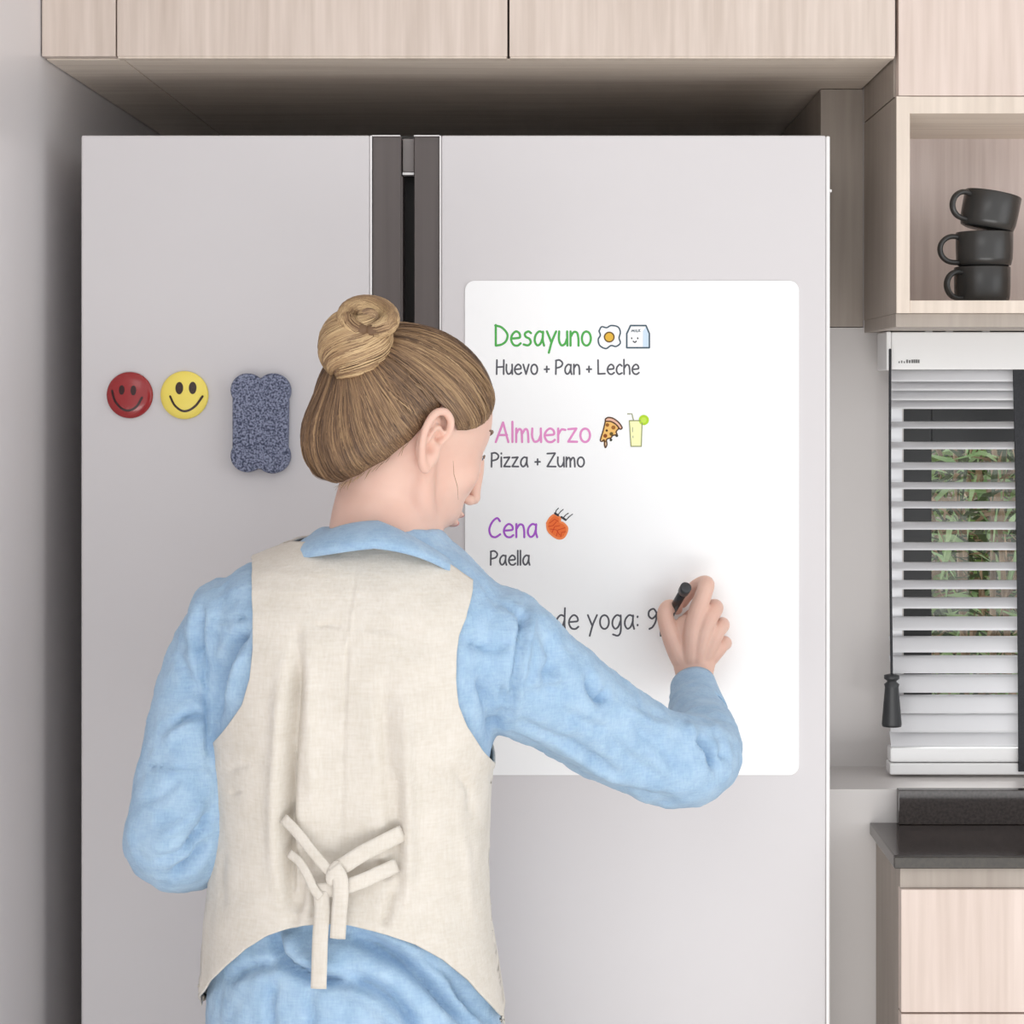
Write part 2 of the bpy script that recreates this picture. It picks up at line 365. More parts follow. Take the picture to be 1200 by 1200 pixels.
# first slats stacked shut under the headrail, then opening, then nearly shut again
gaps = [478 + 0, 498, 522, 545.5, 569, 591.5, 615.5, 640, 664.5, 687, 706.5, 731, 755, 779, 803, 826, 849.5, 868]
gapH = [0, 14, 14, 14.5, 14.5, 15, 14.5, 15, 15.5, 14, 10, 8, 5, 3.5, 2, 1, 2, 1]
def slat_px(pc, h):       # angle that makes the slat h px tall as seen from the eye height
    best = None
    for a in np.linspace(2, 88, 173):
        a_ = math.radians(a); vis = .025 * math.sin(a_) + .025 * math.cos(a_) * (pc - CY) / FPX
        # near edge raised (room side up) is seen from below; room side down hides light
        e = abs(vis - PXL(h, by))
        if best is None or e < best[0]: best = (e, a_)
    slat(Z(pc, by), best[1])
for pc, h in ((440, 14), (451, 13), (462, 14), (473, 12)): slat_px(pc, h)
edges = [(498, 8), (522, 8.5), (546, 8.5), (569, 8), (591.5, 8), (616, 9), (640, 9), (663.5, 9.5), (685, 10.5), (706.5, 13), (730.5, 16), (755, 19), (778.5, 21), (801, 21.5), (825, 22), (847, 22.5), (866, 20)]
for pc, h in edges: slat_px(pc, h)
obj('bottom_rail', B(bx0 - .002, bx1 + .002, by - .014, by + .012, Z(891, by), Z(874, by), bev=.003), M_white, bl)
obj('bottom_rail', B(bx0 - .003, bx1 + .003, by - .017, by + .014, Z(905, by), Z(892, by), bev=.002), M_white, bl)
for a in (1040, 1056):                     # white ladder tape down the left end
    pass
obj('ladder_tape', B(X(1046, by), X(1059.5, by), by + .014, by + .015, Z(874, by), Z(433, by)), M_slat, bl)
bm = bmesh.new()
rows = []
for k, (xa, py) in enumerate(((1187, 433), (1188.5, 500), (1190.5, 600), (1192, 700), (1193, 800), (1193.5, 904))):
    y = by - .019; rows.append([P(xa, py, y), P(xa + 26, py, y)])
tp = obj('ladder_tape', grid(rows), M_black, bl); solid(tp, .003, 0); tag(tp, 'wide black woven tape hanging at right')
bm = bmesh.new()
yc = .145
limb(bm, [tuple(P(1043, 410, yc)) + (.0017,), tuple(P(1043, 600, yc)) + (.0017,), tuple(P(1045, 795, yc)) + (.0017,)], 8, 4); obj('cord', bm, M_black, bl, True)
bm = bmesh.new()
tc_ = P(1045, 851, yc)
lathe(bm, [(0, 0), (.0122, .0), (.0128, .003), (.0088, .050), (.0098, .054), (.0062, .057), (.0062, .0585), (.0098, .061), (.0098, .0655), (.005, .067), (0, .067)], 24, Matrix.Translation(tc_))
tg = obj('tassel', bm, mat('black_tassel_plastic', srgb(44, 45, 47), .4), bl, True)
for zz in (.012, .02, .028):
    pass
# tiny worn printing on the headrail (too small to read)
bm = bmesh.new()
xs = 1053
for i, (dx, h) in enumerate(((0, 2), (3, 3), (6, 2), (9, 4), (12, 3.4), (15, 4), (17.5, 4.2), (20, 4.2), (22.5, 4))):
    box(bm, X(xs + dx, .16), X(xs + dx + (1.4 if i < 3 else 2.0), .16), .1595, .1601, Z(425.5, .16), Z(425.5 - h, .16))
obj('printed_mark', bm, mat('grey_print', srgb(112, 112, 112), .6), bl)

# ------------------------------------------------------------------ garden outside the window
tag(obj('garden_ground', B(-.6, 4.0, .9, 4.5, -.06, -.01), noise_mat('leaf_litter', srgb(120, 100, 78), srgb(86, 92, 58), 20, .9)), kind='structure')
gf = thing('garden_fence', 'pale rendered garden wall behind the bushes outside the window', 'wall', (1.3, 2.45, 0))
obj('panel', B(.2, 3.2, 2.4, 2.5, 0, 1.9), noise_mat('pale_render', srgb(200, 190, 178), srgb(160, 150, 132), 6, .8), gf)
lm = [noise_mat('leaf_%s' % n, c1, c2, 18, .5) for n, c1, c2 in (('green', srgb(120, 158, 78), srgb(156, 186, 110)), ('dark', srgb(52, 74, 40), srgb(88, 104, 62)), ('tan', srgb(190, 164, 134), srgb(120, 98, 72)), ('pale', srgb(186, 214, 160), srgb(140, 180, 120)))]
def bush(name, label, xc, yc_, mats, n, seed):
    rd = random.Random(seed); o = thing(name, label, 'bush', (xc, yc_, 0))
    for mi, m in enumerate(mats):
        bm = bmesh.new()
        for i in range(n):
            c = Vector((xc + max(-.24, min(.24, rd.gauss(0, .2))), yc_ + max(-.15, min(.15, rd.gauss(0, .1))), rd.uniform(.75, 1.75)))
            d = Vector((rd.gauss(0, 1), rd.gauss(0, .7), rd.gauss(.25, .8))).normalized(); ln = rd.uniform(.04, .14); wd_ = rd.uniform(.002, .0065)
            s = d.cross(Vector((rd.gauss(0, .3), 1, rd.gauss(0, .3)))).normalized() * wd_; dr = Vector((0, 0, -.25 * ln))
            p = [c, c + d * ln * .4 + s, c + d * ln + dr, c + d * ln * .4 - s]
            bm.faces.new([bm.verts.new(q) for q in p])
        tag(obj('foliage', bm, m, o), kind='stuff')
    for k in range(7):
        bm = bmesh.new(); x = xc + rd.gauss(0, .12); y = yc_ + rd.gauss(0, .08)
        limb(bm, [(x * .5 + xc * .5, y, -.01, .008), (x, y, .8, .007), (x + rd.gauss(0, .08), y, 1.6, .003)], 6, 3); obj('stem', bm, lm[2], o, True)
bush('garden_bush', 'yellow-green arching bush outside, seen through the right part of the blind', 1.0, 1.75, [lm[0], lm[2], lm[1]], 1700, 3)
bush('garden_bush', 'pale broad-leaved bush outside, seen beside the dark window frame', .88, 1.2, [lm[3], lm[1], lm[2]], 700, 4)

# ------------------------------------------------------------------ refrigerator
ZT = Z(158.5)
fr = thing('refrigerator', 'tall pale grey two-door refrigerator with taupe handle strips, standing in the alcove', 'refrigerator', ((X(95) + X(975)) / 2, .35, 0))
obj('body', B(X(95) + .004, X(975) - .004, .066, .70, .03, ZT - .004, bev=.003), M_fside, fr)
def door(a, b, sa, sb, n):
    d = obj('door', B(X(a), X(b), 0, .062, .045, ZT, bev=.003, seg=3), M_door, fr)
    s = obj('handle_strip', B(X(sa) + .0004, X(sb), .004, .060, .046, ZT - .0012, bev=.0008), M_strip, fr)
    return d, s
door(95, 433.5, 436, 469.5, 0); door(517, 968, 485, 515, 1)
obj('edge_highlight', B(X(433.7), X(435.8), -.0006, .05, .046, ZT - .0005), M_chrome, fr)  # white highlight along the door edge, built as a pale strip
obj('edge_highlight', B(X(515.2), X(516.8), -.0006, .05, .046, ZT - .0005), M_chrome, fr)  # same highlight strip on the right door's edge
obj('edge_highlight', B(X(436), X(469), -.0006, .02, ZT - .0011, ZT), M_chrome, fr)
obj('edge_highlight', B(X(485), X(515), -.0006, .02, ZT - .0011, ZT), M_chrome, fr)
obj('side_trim', B(X(968.3), X(973), .002, .06, .046, ZT - .0005, bev=.002), M_chrome, fr)
obj('gap_liner', B(X(470), X(484.5), .045, .062, .046, ZT - .004), M_dark, fr)
obj('strip_lip', B(X(469.6), X(471.4), .006, .05, .046, Z(206)), M_strip, fr)
obj('hinge_cover', B(X(470.5), X(484.3), .018, .045, Z(200), ZT - .002, bev=.001), mat('hinge_grey', srgb(140, 132, 130), .4), fr)
obj('hinge_clip', B(X(470.5), X(484.3), .014, .03, Z(203.5), Z(200.5), bev=.0005), M_chrome, fr)
obj('door_stop', B(X(973), X(976), .01, .03, Z(224), Z(221)), M_chrome, fr)
for xx in (X(95) + .06, X(975) - .06):
    for yy in (.12, .64):
        bm = bmesh.new(); lathe(bm, [(0, 0), (.02, 0), (.02, .028), (0, .028)], 16, Matrix.Translation((xx, yy, .001))); obj('foot', bm, M_dark, fr)

# ------------------------------------------------------------------ whiteboard with lettering
wb = thing('whiteboard', 'thin white magnetic memo board with rounded corners stuck on the right fridge door', 'whiteboard', (X(740), -.001, Z(908)))
def rrect(x0, x1, z0, z1, r, y0, y1, n=8):
    bm = bmesh.new(); pts = []
    for cx, cz, a0 in ((x1 - r, z1 - r, 0), (x0 + r, z1 - r, 90), (x0 + r, z0 + r, 180), (x1 - r, z0 + r, 270)):
        for k in range(n + 1):
            a = math.radians(a0 + 90 * k / n); pts.append((cx + r * math.cos(a), cz + r * math.sin(a)))
    f = bm.faces.new([bm.verts.new((p[0], y0, p[1])) for p in pts])
    e = bmesh.ops.extrude_face_region(bm, geom=[f])
    for v in e['geom']:
        if isinstance(v, bmesh.types.BMVert): v.co.y = y1
    bmesh.ops.recalc_face_normals(bm, faces=bm.faces[:]); return bm
obj('sheet', rrect(X(545), X(936), Z(908), Z(329), .012, -.0003, -.0018), M_board, wb)
YB = -.0020
def inkm(name, c): return mat(name, c, .5, spec=.2)
INK = {'green': inkm('green_ink', srgb(84, 172, 84)), 'grey': inkm('grey_ink', srgb(92, 92, 98)), 'pink': inkm('pink_ink', srgb(228, 146, 200)), 'purple': inkm('purple_ink', srgb(172, 92, 204)),
       'dark': inkm('dark_ink', srgb(62, 62, 66)), 'slate': inkm('slate_ink', srgb(74, 92, 104))}
STK = 0
def stroke(bm, pts, wpx, y=YB, proj=None, smooth=True):
    q = catmull(pts, 5) if (smooth and len(pts) > 2) else [np.array(p, float) for p in pts]
    pr = proj or (lambda a, b: Vector((X(a, y), y, Z(b, y))))
    global STK; STK = (STK + 1) % 12; dy = -STK * 4e-6; n = len(q); prev = None
    def V(p): nonlocal_[0] += 1; v = pr(*p); v.y += dy - 5e-7 * nonlocal_[0]; return bm.verts.new(v)
    nonlocal_ = [0]
    L_, R__ = [], []
    for i, a in enumerate(q):
        d = q[min(i + 1, n - 1)] - q[max(i - 1, 0)]; l = math.hypot(*d[:2]) or 1e-6; nx, ny = -d[1] / l * wpx / 2, d[0] / l * wpx / 2
        L_.append(V((a[0] + nx, a[1] + ny))); R__.append(V((a[0] - nx, a[1] - ny)))
    for i in range(n - 1): bm.faces.new((L_[i], R__[i], R__[i + 1], L_[i + 1]))
    for c, v1, v2, d in ((q[0], R__[0], L_[0], q[0] - q[1]), (q[-1], L_[-1], R__[-1], q[-1] - q[-2])):
        l = math.hypot(*d[:2]) or 1e-6; an = math.atan2(d[1], d[0]); sgn = -1 if v1 is R__[0] else -1
        a0 = an + PI / 2
        if v1 is L_[-1]: a0 = an + PI / 2
        mid = [V((c[0] + wpx / 2 * math.cos(a0 - PI * k / 6), c[1] + wpx / 2 * math.sin(a0 - PI * k / 6))) for k in range(1, 6)]
        bm.faces.new([v1] + mid + [v2])
def fill(bm, pts, y):
    bm.faces.new([bm.verts.new((X(a, y), y, Z(b, y))) for a, b in pts])
circ = lambda cx, cy, rx, ry=None, n=20: [(cx + rx * math.cos(2 * PI * k / n), cy + (ry or rx) * math.sin(2 * PI * k / n)) for k in range(n)]
O_ = [(.38 + .34 * math.cos(a), .5 + .5 * math.sin(a)) for a in np.linspace(1.6, 1.6 + 2 * PI, 13)]
bowl = [(.70, .9), (.40, 1.0), (.12, .72), (.06, .32), (.24, .02), (.50, .15), (.68, .6)]
arch = [(.04, .6), (.28, .95), (.54, .90), (.64, .5), (.65, 0)]
G = {
 'D': (.95, [[(0, 0), (.0, 1.45)], [(-.04, 1.42), (.45, 1.28), (.88, .82), (.80, .35), (.45, .08), (0, .0)]]),
 'e': (.80, [[(.08, .50), (.42, .52), (.72, .58), (.68, .86), (.42, 1.0), (.14, .76), (.06, .4), (.24, .06), (.55, 0), (.78, .16)]]),
 's': (.66, [[(.60, .88), (.40, 1), (.14, .85), (.2, .62), (.48, .48), (.58, .22), (.38, .02), (.04, .08)]]),
 'a': (.80, [bowl, [(.69, .98), (.67, .4), (.77, 0)]]),
 'y': (.74, [[(.02, 1), (.36, .22)], [(.72, 1), (.40, .3), (.16, -.5)]]),
 'u': (.70, [[(.04, 1), (.03, .4), (.2, .03), (.48, .12), (.64, .5)], [(.65, 1), (.67, 0)]]),
 'n': (.70, [[(.04, 1), (.04, 0)], arch]),
 'o': (.76, [O_]),
 'H': (.86, [[(0.03, 1.45), (0, 0)], [(.78, 1.45), (.76, 0)], [(0.02, .72), (.77, .76)]]),
 'v': (.66, [[(0.02, 1), (.32, 0)], [(.32, 0), (.62, 1)]]),
 'P': (.78, [[(0.03, 1.4), (0, 0)], [(0, 1.40), (.4, 1.45), (.72, 1.15), (.55, .78), (0, .62)]]),
 'L': (.80, [[(0, 1.45), (0.02, .03)], [(0.02, .03), (.75, .06)]]),
 'c': (.68, [[(.64, .85), (.4, 1), (.12, .7), (.08, .3), (.32, 0), (.66, .12)]]),
 'h': (.70, [[(0.02, 1.5), (.04, 0)], arch]),
 'A': (.96, [[(0, 0), (.52, 1.45)], [(.52, 1.45), (.9, 0)], [(.2, .52), (.8, .52)]]),
 'l': (.12, [[(.06, 1.5), (.06, 0)]]),
 'm': (.98, [[(.04, 1), (.04, 0)], [(.04, .6), (.24, .95), (.42, .8), (.46, 0)], [(.46, .6), (.68, .95), (.86, .8), (.92, 0)]]),
 'r': (.58, [[(.05, 1), (.05, 0)], [(.05, .55), (.28, .92), (.56, .9)]]),
 'z': (.68, [[(.02, .95), (.6, 1)], [(.6, 1), (.02, .03)], [(.02, .03), (.65, .02)]]),
 'i': (.14, [[(.06, 1), (.06, 0)], [(.06, 1.36), (.06, 1.42)]]),
 'Z': (.90, [[(.02, 1.38), (.82, 1.42)], [(.82, 1.42), (.02, .03)], [(.02, .03), (.88, .02)]]),
 'C': (.92, [[(.84, 1.22), (.62, 1.45), (.25, 1.15), (.03, .6), (.16, .12), (.5, 0), (.86, .22)]]),
 'd': (.80, [bowl, [(.72, 1.5), (.69, .4), (.72, 0)]]),
 'g': (.78, [bowl, [(.69, .98), (.70, -.1), (.5, -.48), (.1, -.40)]]),
 'p': (.74, [[(.04, 1), (.04, -.5)], [(.05, .8), (.35, 1), (.68, .6), (.5, .08), (.05, .05)]]),
 '9': (.78, [[(.68, 1.15), (.45, 1.45), (.12, 1.3), (.08, .95), (.32, .75), (.6, .95), (.69, 1.2)], [(.69, 1.2), (.62, .6), (.38, .15), (.12, 0)]]),
 ':': (.16, [[(.06, .25), (.06, .3)], [(.06, .85), (.06, .9)]]),
 '+': (.60, [[(.05, .5), (.55, .52)], [(.3, .8), (.3, .22)]]), ' ': (.34, [])}
def lettering(txt, x0, x1, base, xh, col, wpx, label=None):
    gap = .17; W = sum(G[c][0] + gap for c in txt) - gap; sx = (x1 - x0) / W; x = x0; bm = bmesh.new()
    for c in txt:
        for s_ in G[c][1]: stroke(bm, [(x + p[0] * sx, base - p[1] * xh) for p in s_], wpx)
        x += (G[c][0] + gap) * sx
    o = obj('lettering', bm, INK[col], wb); tag(o, label)
lettering('Desayuno', 581, 693, 405, 16.6, 'green', 2.6, 'green handwritten word Desayuno')
lettering('Huevo + Pan + Leche', 582, 749, 438.5, 11.4, 'grey', 2.0, 'grey handwritten line Huevo + Pan + Leche')
lettering('Almuerzo', 581, 692, 518, 15.8, 'pink', 2.6, 'pink handwritten word Almuerzo')
lettering('Pizza + Zumo', 576, 685, 547, 11.2, 'grey', 2.0, 'grey handwritten line Pizza + Zumo')
lettering('Cena', 573, 630, 629.5, 15.4, 'purple', 2.4, 'purple handwritten word Cena')
lettering('Paella', 575, 621, 662, 11.2, 'grey', 2.0, 'grey handwritten word Paella')
lettering('de yoga: 9p', 651, 785, 737, 16.2, 'grey', 2.1, 'grey handwritten line de yoga: 9p')
def drawing(name, label, parts):
    e = bpy.data.objects.new(name, None); C.objects.link(e); e.parent = wb; e.matrix_parent_inverse = Matrix.Translation(-wb.location); e.location = (0, 0, 0); e['label'] = label
    for nm, bm, m in parts:
        o = obj(nm, bm, m); o.parent = e
def F(pts, lay): bm = bmesh.new(); fill(bm, pts, YB - .00012 * lay); return bm
def St(lines, wpx, lay):
    bm = bmesh.new()
    for l in lines: stroke(bm, l, wpx, YB - .00012 * lay, smooth=len(l) > 5)
    return bm
close = lambda l: l + [l[0]]
egg = [(702, 388), (705, 383), (711, 384), (716, 381.5), (724, 383), (727, 389), (725.5, 396), (727, 402), (722, 406), (716, 405), (710, 408.5), (703, 405), (701, 398), (703.5, 393)]
drawing('egg_drawing', 'small drawing of a fried egg', [('outline', St([close(egg)], 1.7, 1), INK['slate']), ('yolk', F(circ(714, 395, 5.6), 1), inkm('yolk', srgb(226, 180, 70))), ('yolk_outline', St([close(circ(714, 395, 5.6))], 1.5, 2), inkm('yolk_brown', srgb(110, 84, 44)))])
ct = [(739, 381.5), (757, 381.5), (761, 391), (761, 407.5), (734.5, 407.5), (734.5, 391)]
drawing('milk_carton_drawing', 'small drawing of a smiling milk carton', [
    ('shade', F([(753.5, 388), (757, 383), (760.5, 391), (760.5, 407), (753.5, 407)], 1), inkm('carton_blue', srgb(206, 224, 240))),
    ('outline', St([close(ct)[:2], ct[1:3], ct[2:4], ct[3:5], ct[4:6], [ct[5], ct[0]]], 1.8, 2), INK['slate']),
    ('face', St([[(740.2, 396), (740.3, 396.8)], [(747.3, 396), (747.4, 396.8)], [(742.2, 400), (744, 401.4), (745.6, 400)]], 1.5, 2), INK['dark']),
    ('carton_word', St([[(740, 389), (741, 386.5)], [(741, 386.5), (742, 388.3)], [(742, 388.3), (743, 386.4)], [(743, 386.4), (743.2, 389)], [(744.8, 386.4), (744.8, 389)], [(746.2, 386.2), (746.2, 389)], [(746.2, 389), (747.4, 388.8)], [(748.6, 386), (748.6, 388.8)], [(750.2, 386), (748.7, 387.4)], [(748.7, 387.4), (750.2, 388.6)]], .7, 2), INK['slate'])])
brn = inkm('pizza_brown', srgb(84, 54, 34))
cr_ = [(709.5, 491), (713, 489.2), (719, 490.5), (725, 495), (729, 501), (726.5, 502.8), (722, 497.5), (716, 494), (709.8, 493.6)]
sl = [(709.5, 494), (716, 494.5), (722, 498.5), (725, 502.5), (722, 508), (718, 511), (715, 513.5), (711.5, 515), (709, 519), (705, 516.5), (704.3, 514.5), (707, 505)]
drawing('pizza_drawing', 'small drawing of a dripping pizza slice', [
    ('cheese', F(sl, 1), inkm('cheese', srgb(240, 190, 110))), ('crust', F(cr_, 1), inkm('crust', srgb(232, 184, 160))),
    ('drip', F(circ(709.3, 520.5, 1.9, 4.2, 12), 1), inkm('drip', srgb(235, 200, 160))),
    ('outline', St([close(cr_), [(709.3, 494), (707, 504), (703.6, 515.5), (705.5, 517.2), (708, 515.5), (708.5, 521), (709.4, 524.5), (711.3, 521), (711, 515), (716, 513), (718, 510.5), (723, 509), (722, 506), (725.2, 502)]], 1.5, 2), brn),
    ('topping', F(circ(711.8, 498, 2.1), 2), inkm('pepperoni', srgb(150, 96, 44))), ('topping', F(circ(718.8, 501, 2.4), 2), inkm('pepperoni_b', srgb(160, 104, 50))), ('topping', F(circ(709.3, 510.7, 2.3), 2), inkm('pepperoni_c', srgb(140, 74, 34))),
    ('olive', F(circ(716.5, 508.5, 2.2), 2), inkm('olive', srgb(104, 84, 40))), ('olive', F(circ(711, 504.5, 1.4), 2), brn), ('drop', F(circ(722.8, 510.5, 1.7), 2), inkm('drop', srgb(70, 78, 64))), ('drop', F(circ(716, 515.5, 1.6), 2), inkm('drop_b', srgb(60, 62, 50)))])
gl_ = [(737.5, 493), (752.5, 493), (751.5, 523), (739.5, 523)]
drawing('juice_drawing', 'small drawing of a glass of juice with a lime slice', [
    ('juice', F(gl_, 1), inkm('juice', srgb(250, 250, 190))), ('lime', F(circ(754.5, 492.2, 6), 2), inkm('lime', srgb(178, 216, 50))),
    ('outline', St([gl_[:2], gl_[1:3], gl_[2:], [gl_[3], gl_[0]], [(735.5, 485), (740.5, 485), (742.5, 493)]], 1.2, 2), inkm('glass_line', srgb(150, 156, 110))),
    ('lime_core', F(circ(754.3, 492.3, 3.4), 3), inkm('lime_core', srgb(200, 230, 90))), ('bubble', St([[(741.3, 501), (741.3, 506)], [(741.8, 511), (741.8, 513)]], 1, 2), inkm('bubble', srgb(180, 184, 150)))])
pr = [(641, 613), (645, 606.5), (650, 603.5), (656, 606.5), (656.5, 611.5), (660, 613), (664.5, 618), (664, 624), (660, 630), (654, 631), (647, 627), (642, 621)]
drawing('prawn_drawing', 'small orange drawing beside the word Cena', [
    ('shape', F(catmull(close(pr), 3)[:-1] if False else pr, 1), inkm('orange_ink', srgb(240, 116, 58))),
    ('halo', St([close(pr)], 2.4, 1), inkm('orange_light', srgb(246, 140, 84))),
    ('scribble', St([[(644, 613), (650, 608.5), (654, 611)], [(642.5, 617), (648, 616), (652, 611.5)], [(647, 624), (650, 617), (656, 616)], [(652, 628), (654, 621), (662, 618.5)], [(657, 629), (658, 624), (663, 623)], [(645, 620), (652, 621), (656, 627)]], .9, 2), inkm('red_ink', srgb(214, 70, 36))),
    ('feelers', St([[(650.5, 603), (652, 598), (654.5, 595.5)], [(653.5, 604), (657, 599.5), (660, 597)], [(660, 607), (663, 603.5), (666, 601.5)], [(663, 610), (667, 605.5), (671, 602.5)]], 1, 2), INK['dark']),
    ('knot', St([[(650.5, 601.5), (654, 604)], [(658, 606), (662.5, 609)]], 2.4, 3), INK['dark'])])

# ------------------------------------------------------------------ magnets and eraser
def smiley(name, px, py, rpx, m, label, mark, eyes, smile, thick):
    c = P(px, py, 0); o = thing(name, label, 'magnet', (c.x, 0, c.z), 'smiley magnets on the fridge'); R = PXL(rpx, 0)
    prof = [(0, 0), (R * .96, 0), (R, .0015)] + [(R * math.cos(a), .0015 + thick * math.sin(a)) for a in np.linspace(.08, PI / 2, 16)]
    M = Matrix.Rotation(PI / 2, 4, 'X'); bm = bmesh.new(); lathe(bm, prof, 48, Matrix.Translation((c.x, -.0002, c.z)) @ M); obj('disc', bm, m, o, True)
    def pr(a, b):
        x, z = X(a) - c.x, Z(b) - c.z; r = min(math.hypot(x, z) / R, .99)
        return Vector((c.x + x, -.0002 - .0015 - thick * math.sqrt(1 - r * r) - .0003, c.z + z))
    for e in eyes:
        bm = bmesh.new(); n = 24
        rings = [[pr(e[0] + e[2] * q * math.cos(2 * PI * k / n), e[1] + e[3] * q * math.sin(2 * PI * k / n)) for k in range(n)] for q in (.02, .5, 1)]
        b2 = grid(rings, True); bm.free(); obj('eye', b2, mark, o, True)
    if smile:
        bm = bmesh.new(); stroke(bm, smile, 2.6, proj=pr); obj('smile', bm, mark, o)
    return o, pr
Mr = mat('dark_red_gloss', srgb(156, 42, 44), .2, spec=.45, coat=.2); My_ = mat('yellow_gloss', srgb(250, 228, 108), .35, spec=.4)
mk = mat('maroon_marking', srgb(52, 8, 10), .4); mk2 = mat('dark_brown_marking', srgb(52, 30, 22), .4)
smiley('smiley_magnet', 152.5, 463, 27.2, Mr, 'dark red glossy round magnet with a smiling face, leftmost on the fridge', mk, [(144.5, 457, 3.3, 5.6), (158.2, 457.5, 3.3, 5.8)], [(133, 458), (136, 469), (144, 478.5), (153, 481), (162, 476), (168, 466)], .008)
smiley('smiley_magnet', 216.5, 463, 28.2, My_, 'yellow round magnet with a smiling face beside the red one', mk2, [(211.8, 454.8, 4.6, 7.2), (227.3, 454.6, 4.4, 7.2)], [(201, 464.5), (206, 474.5), (214, 481), (222, 481), (231, 475), (238.5, 464.5)], .008)
bm = bmesh.new(); ye = 0
er_m = noise_mat('blue_grey_felt', srgb(64, 70, 92), srgb(146, 152, 176), 420, .95, detail=3, bump=.6, bdist=.002, lo=.38, hi=.62)
era = tag(bpy.data.objects.new('board_eraser', None), 'blue-grey felt board eraser shaped like a bone stuck on the left fridge door', 'eraser'); C.objects.link(era)
cE = P(306.5, 496, 0); era.location = (cE.x, 0, cE.z)
out = []
cr4 = [(292, 455, 19.5, 148, 310), (322, 457, 20.5, 232, 398 - 0), (321, 535, 19.5, -20, 130), (291, 534, 19.5, 60, 205)]
def arc(cx, cy, r, a0, a1, n=14): return [(cx + r * math.cos(math.radians(a)), cy + r * math.sin(math.radians(a))) for a in np.linspace(a0, a1, n)]
out = arc(291.5, 457, 19.5, 152, 316) + arc(321.5, 458, 20.5, 228, 388) + arc(321, 534, 20.5, -30, 130) + arc(291.5, 533.5, 19.5, 52, 208)
rings = []
def er_ring(s, y): return [(X(306.5 + (a - 306.5) * s), y, Z(496 + (b - 496) * (1 - (1 - s) * .55))) for a, b in out]
b2 = grid([er_ring(.97, -.0003), er_ring(1, -.002), er_ring(1, -.012), er_ring(.985, -.0145), er_ring(.94, -.0158), er_ring(.85, -.0162)], True)
b2.verts.ensure_lookup_table(); n_ = len(out)
b2.faces.new(b2.verts[-n_:]); b2.faces.new(b2.verts[:n_][::-1]); bmesh.ops.recalc_face_normals(b2, faces=b2.faces[:])
obj('felt_pad', b2, er_m, era)

# ================================================================== PERSON
yT = -.38
person = thing('person', 'person with blond bun, cream vest and blue shirt, writing on the whiteboard', 'person', (X(415, yT), yT, 0))
# torso silhouette rows: image row, left px, right px, half depth, centre y
ROWS = [(618, 378, 516, .059, -.375), (628, 362, 524, .064, -.376), (642, 338, 538, .072, -.378), (655, 306, 552, .080, -.38), (668, 276, 566, .088, -.38), (685, 256, 582, .096, -.38), (710, 246, 598, .104, -.38), (760, 250, 600, .114, -.38), (810, 254, 590, .117, -.38), (870, 257, 578, .115, -.38), (900, 258, 571, .112, -.38), (960, 259, 567, .106, -.38), (1020, 256, 566, .106, -.38), (1080, 252, 570, .112, -.38), (1140, 247, 579, .120, -.38), (1200, 243, 588, .126, -.38), (1260, 242, 592, .128, -.38), (1330, 244, 590, .126, -.38), (1390, 248, 586, .120, -.38)]
rz = np.array([Z(r[0], yT) for r in ROWS]); rL = np.array([X(r[1], yT) for r in ROWS]); rR = np.array([X(r[2], yT) for r in ROWS]); rb = np.array([r[3] for r in ROWS]); rc = np.array([r[4] for r in ROWS])
EX = .86
def tor(z):
    f = lambda a: float(np.interp(z, rz[::-1], a[::-1])); return f(rL), f(rR), f(rb), f(rc)
def back(px, py, sgn=-1):
    y = yT - .1
    for _ in range(5):
        x, z = X(px, y), Z(py, y); l, r, b, c = tor(z); s = max(-1, min(1, (x - (l + r) / 2) / ((r - l) / 2)))
        sn = abs(s) ** (1 / EX); cs_ = math.sqrt(max(0, 1 - sn * sn)) ** EX; y = c - b * cs_
    return Vector((max(l, min(r, x)), y, z))
# ---- shirt
hem_line = [(255, 1150), (300, 1108), (340, 1092), (410, 1092), (450, 1102), (520, 1134), (560, 1180), (585, 1215)]
VC = [(a, b * 1.35, c * .9) for a, b, c in [([(400, 740), (400, 860), (400, 1000), (400, 1090)], .006, 52), ([(338, 860), (336, 960), (338, 1040)], .006, 5), ([(466, 900), (468, 960), (468, 1060)], .005, 5), ([(348, 745), (346, 800), (340, 880), (336, 960), (338, 1030), (342, 1080)], .012, 8), ([(330, 780), (325, 860), (320, 950), (322, 1040)], -.004, 9), ([(362, 770), (362, 860), (366, 960)], -.003, 9),
 ([(452, 800), (453, 880), (460, 960), (462, 1040)], .0055, 10), ([(475, 800), (476, 900), (478, 1000), (472, 1080)], -.005, 10), ([(420, 650), (412, 700), (407, 760), (402, 860), (400, 960), (399, 1080)], .0016, 2.2), ([(412, 702), (409, 740), (405, 760)], -.002, 3),
 ([(368, 733), (385, 732), (402, 735)], .0018, 3), ([(412, 740), (445, 745), (470, 748)], -.001, 5), ([(350, 1010), (352, 1040), (346, 1075)], .007, 6), ([(365, 1040), (368, 1060), (364, 1080)], .004, 4), ([(462, 1040), (455, 1065), (448, 1088)], .005, 5),
 ([(262, 905), (290, 895), (310, 905)], .0015, 6), ([(268, 930), (282, 928)], .002, 3), ([(530, 900), (550, 925), (552, 960)], .002, 6), ([(500, 905), (515, 912), (540, 915)], .0012, 5), ([(540, 960), (548, 1020), (552, 1080)], -.0015, 7),
 ([(350, 1000), (358, 1000), (360, 1030)], .004, 6), ([(440, 1010), (450, 1020), (455, 1035)], .004, 6), ([(262, 990), (258, 1030), (262, 1070)], .0018, 6)]]
bm = bmesh.new(); rings = []
zs = np.linspace(rz[0], rz[-1], 70)
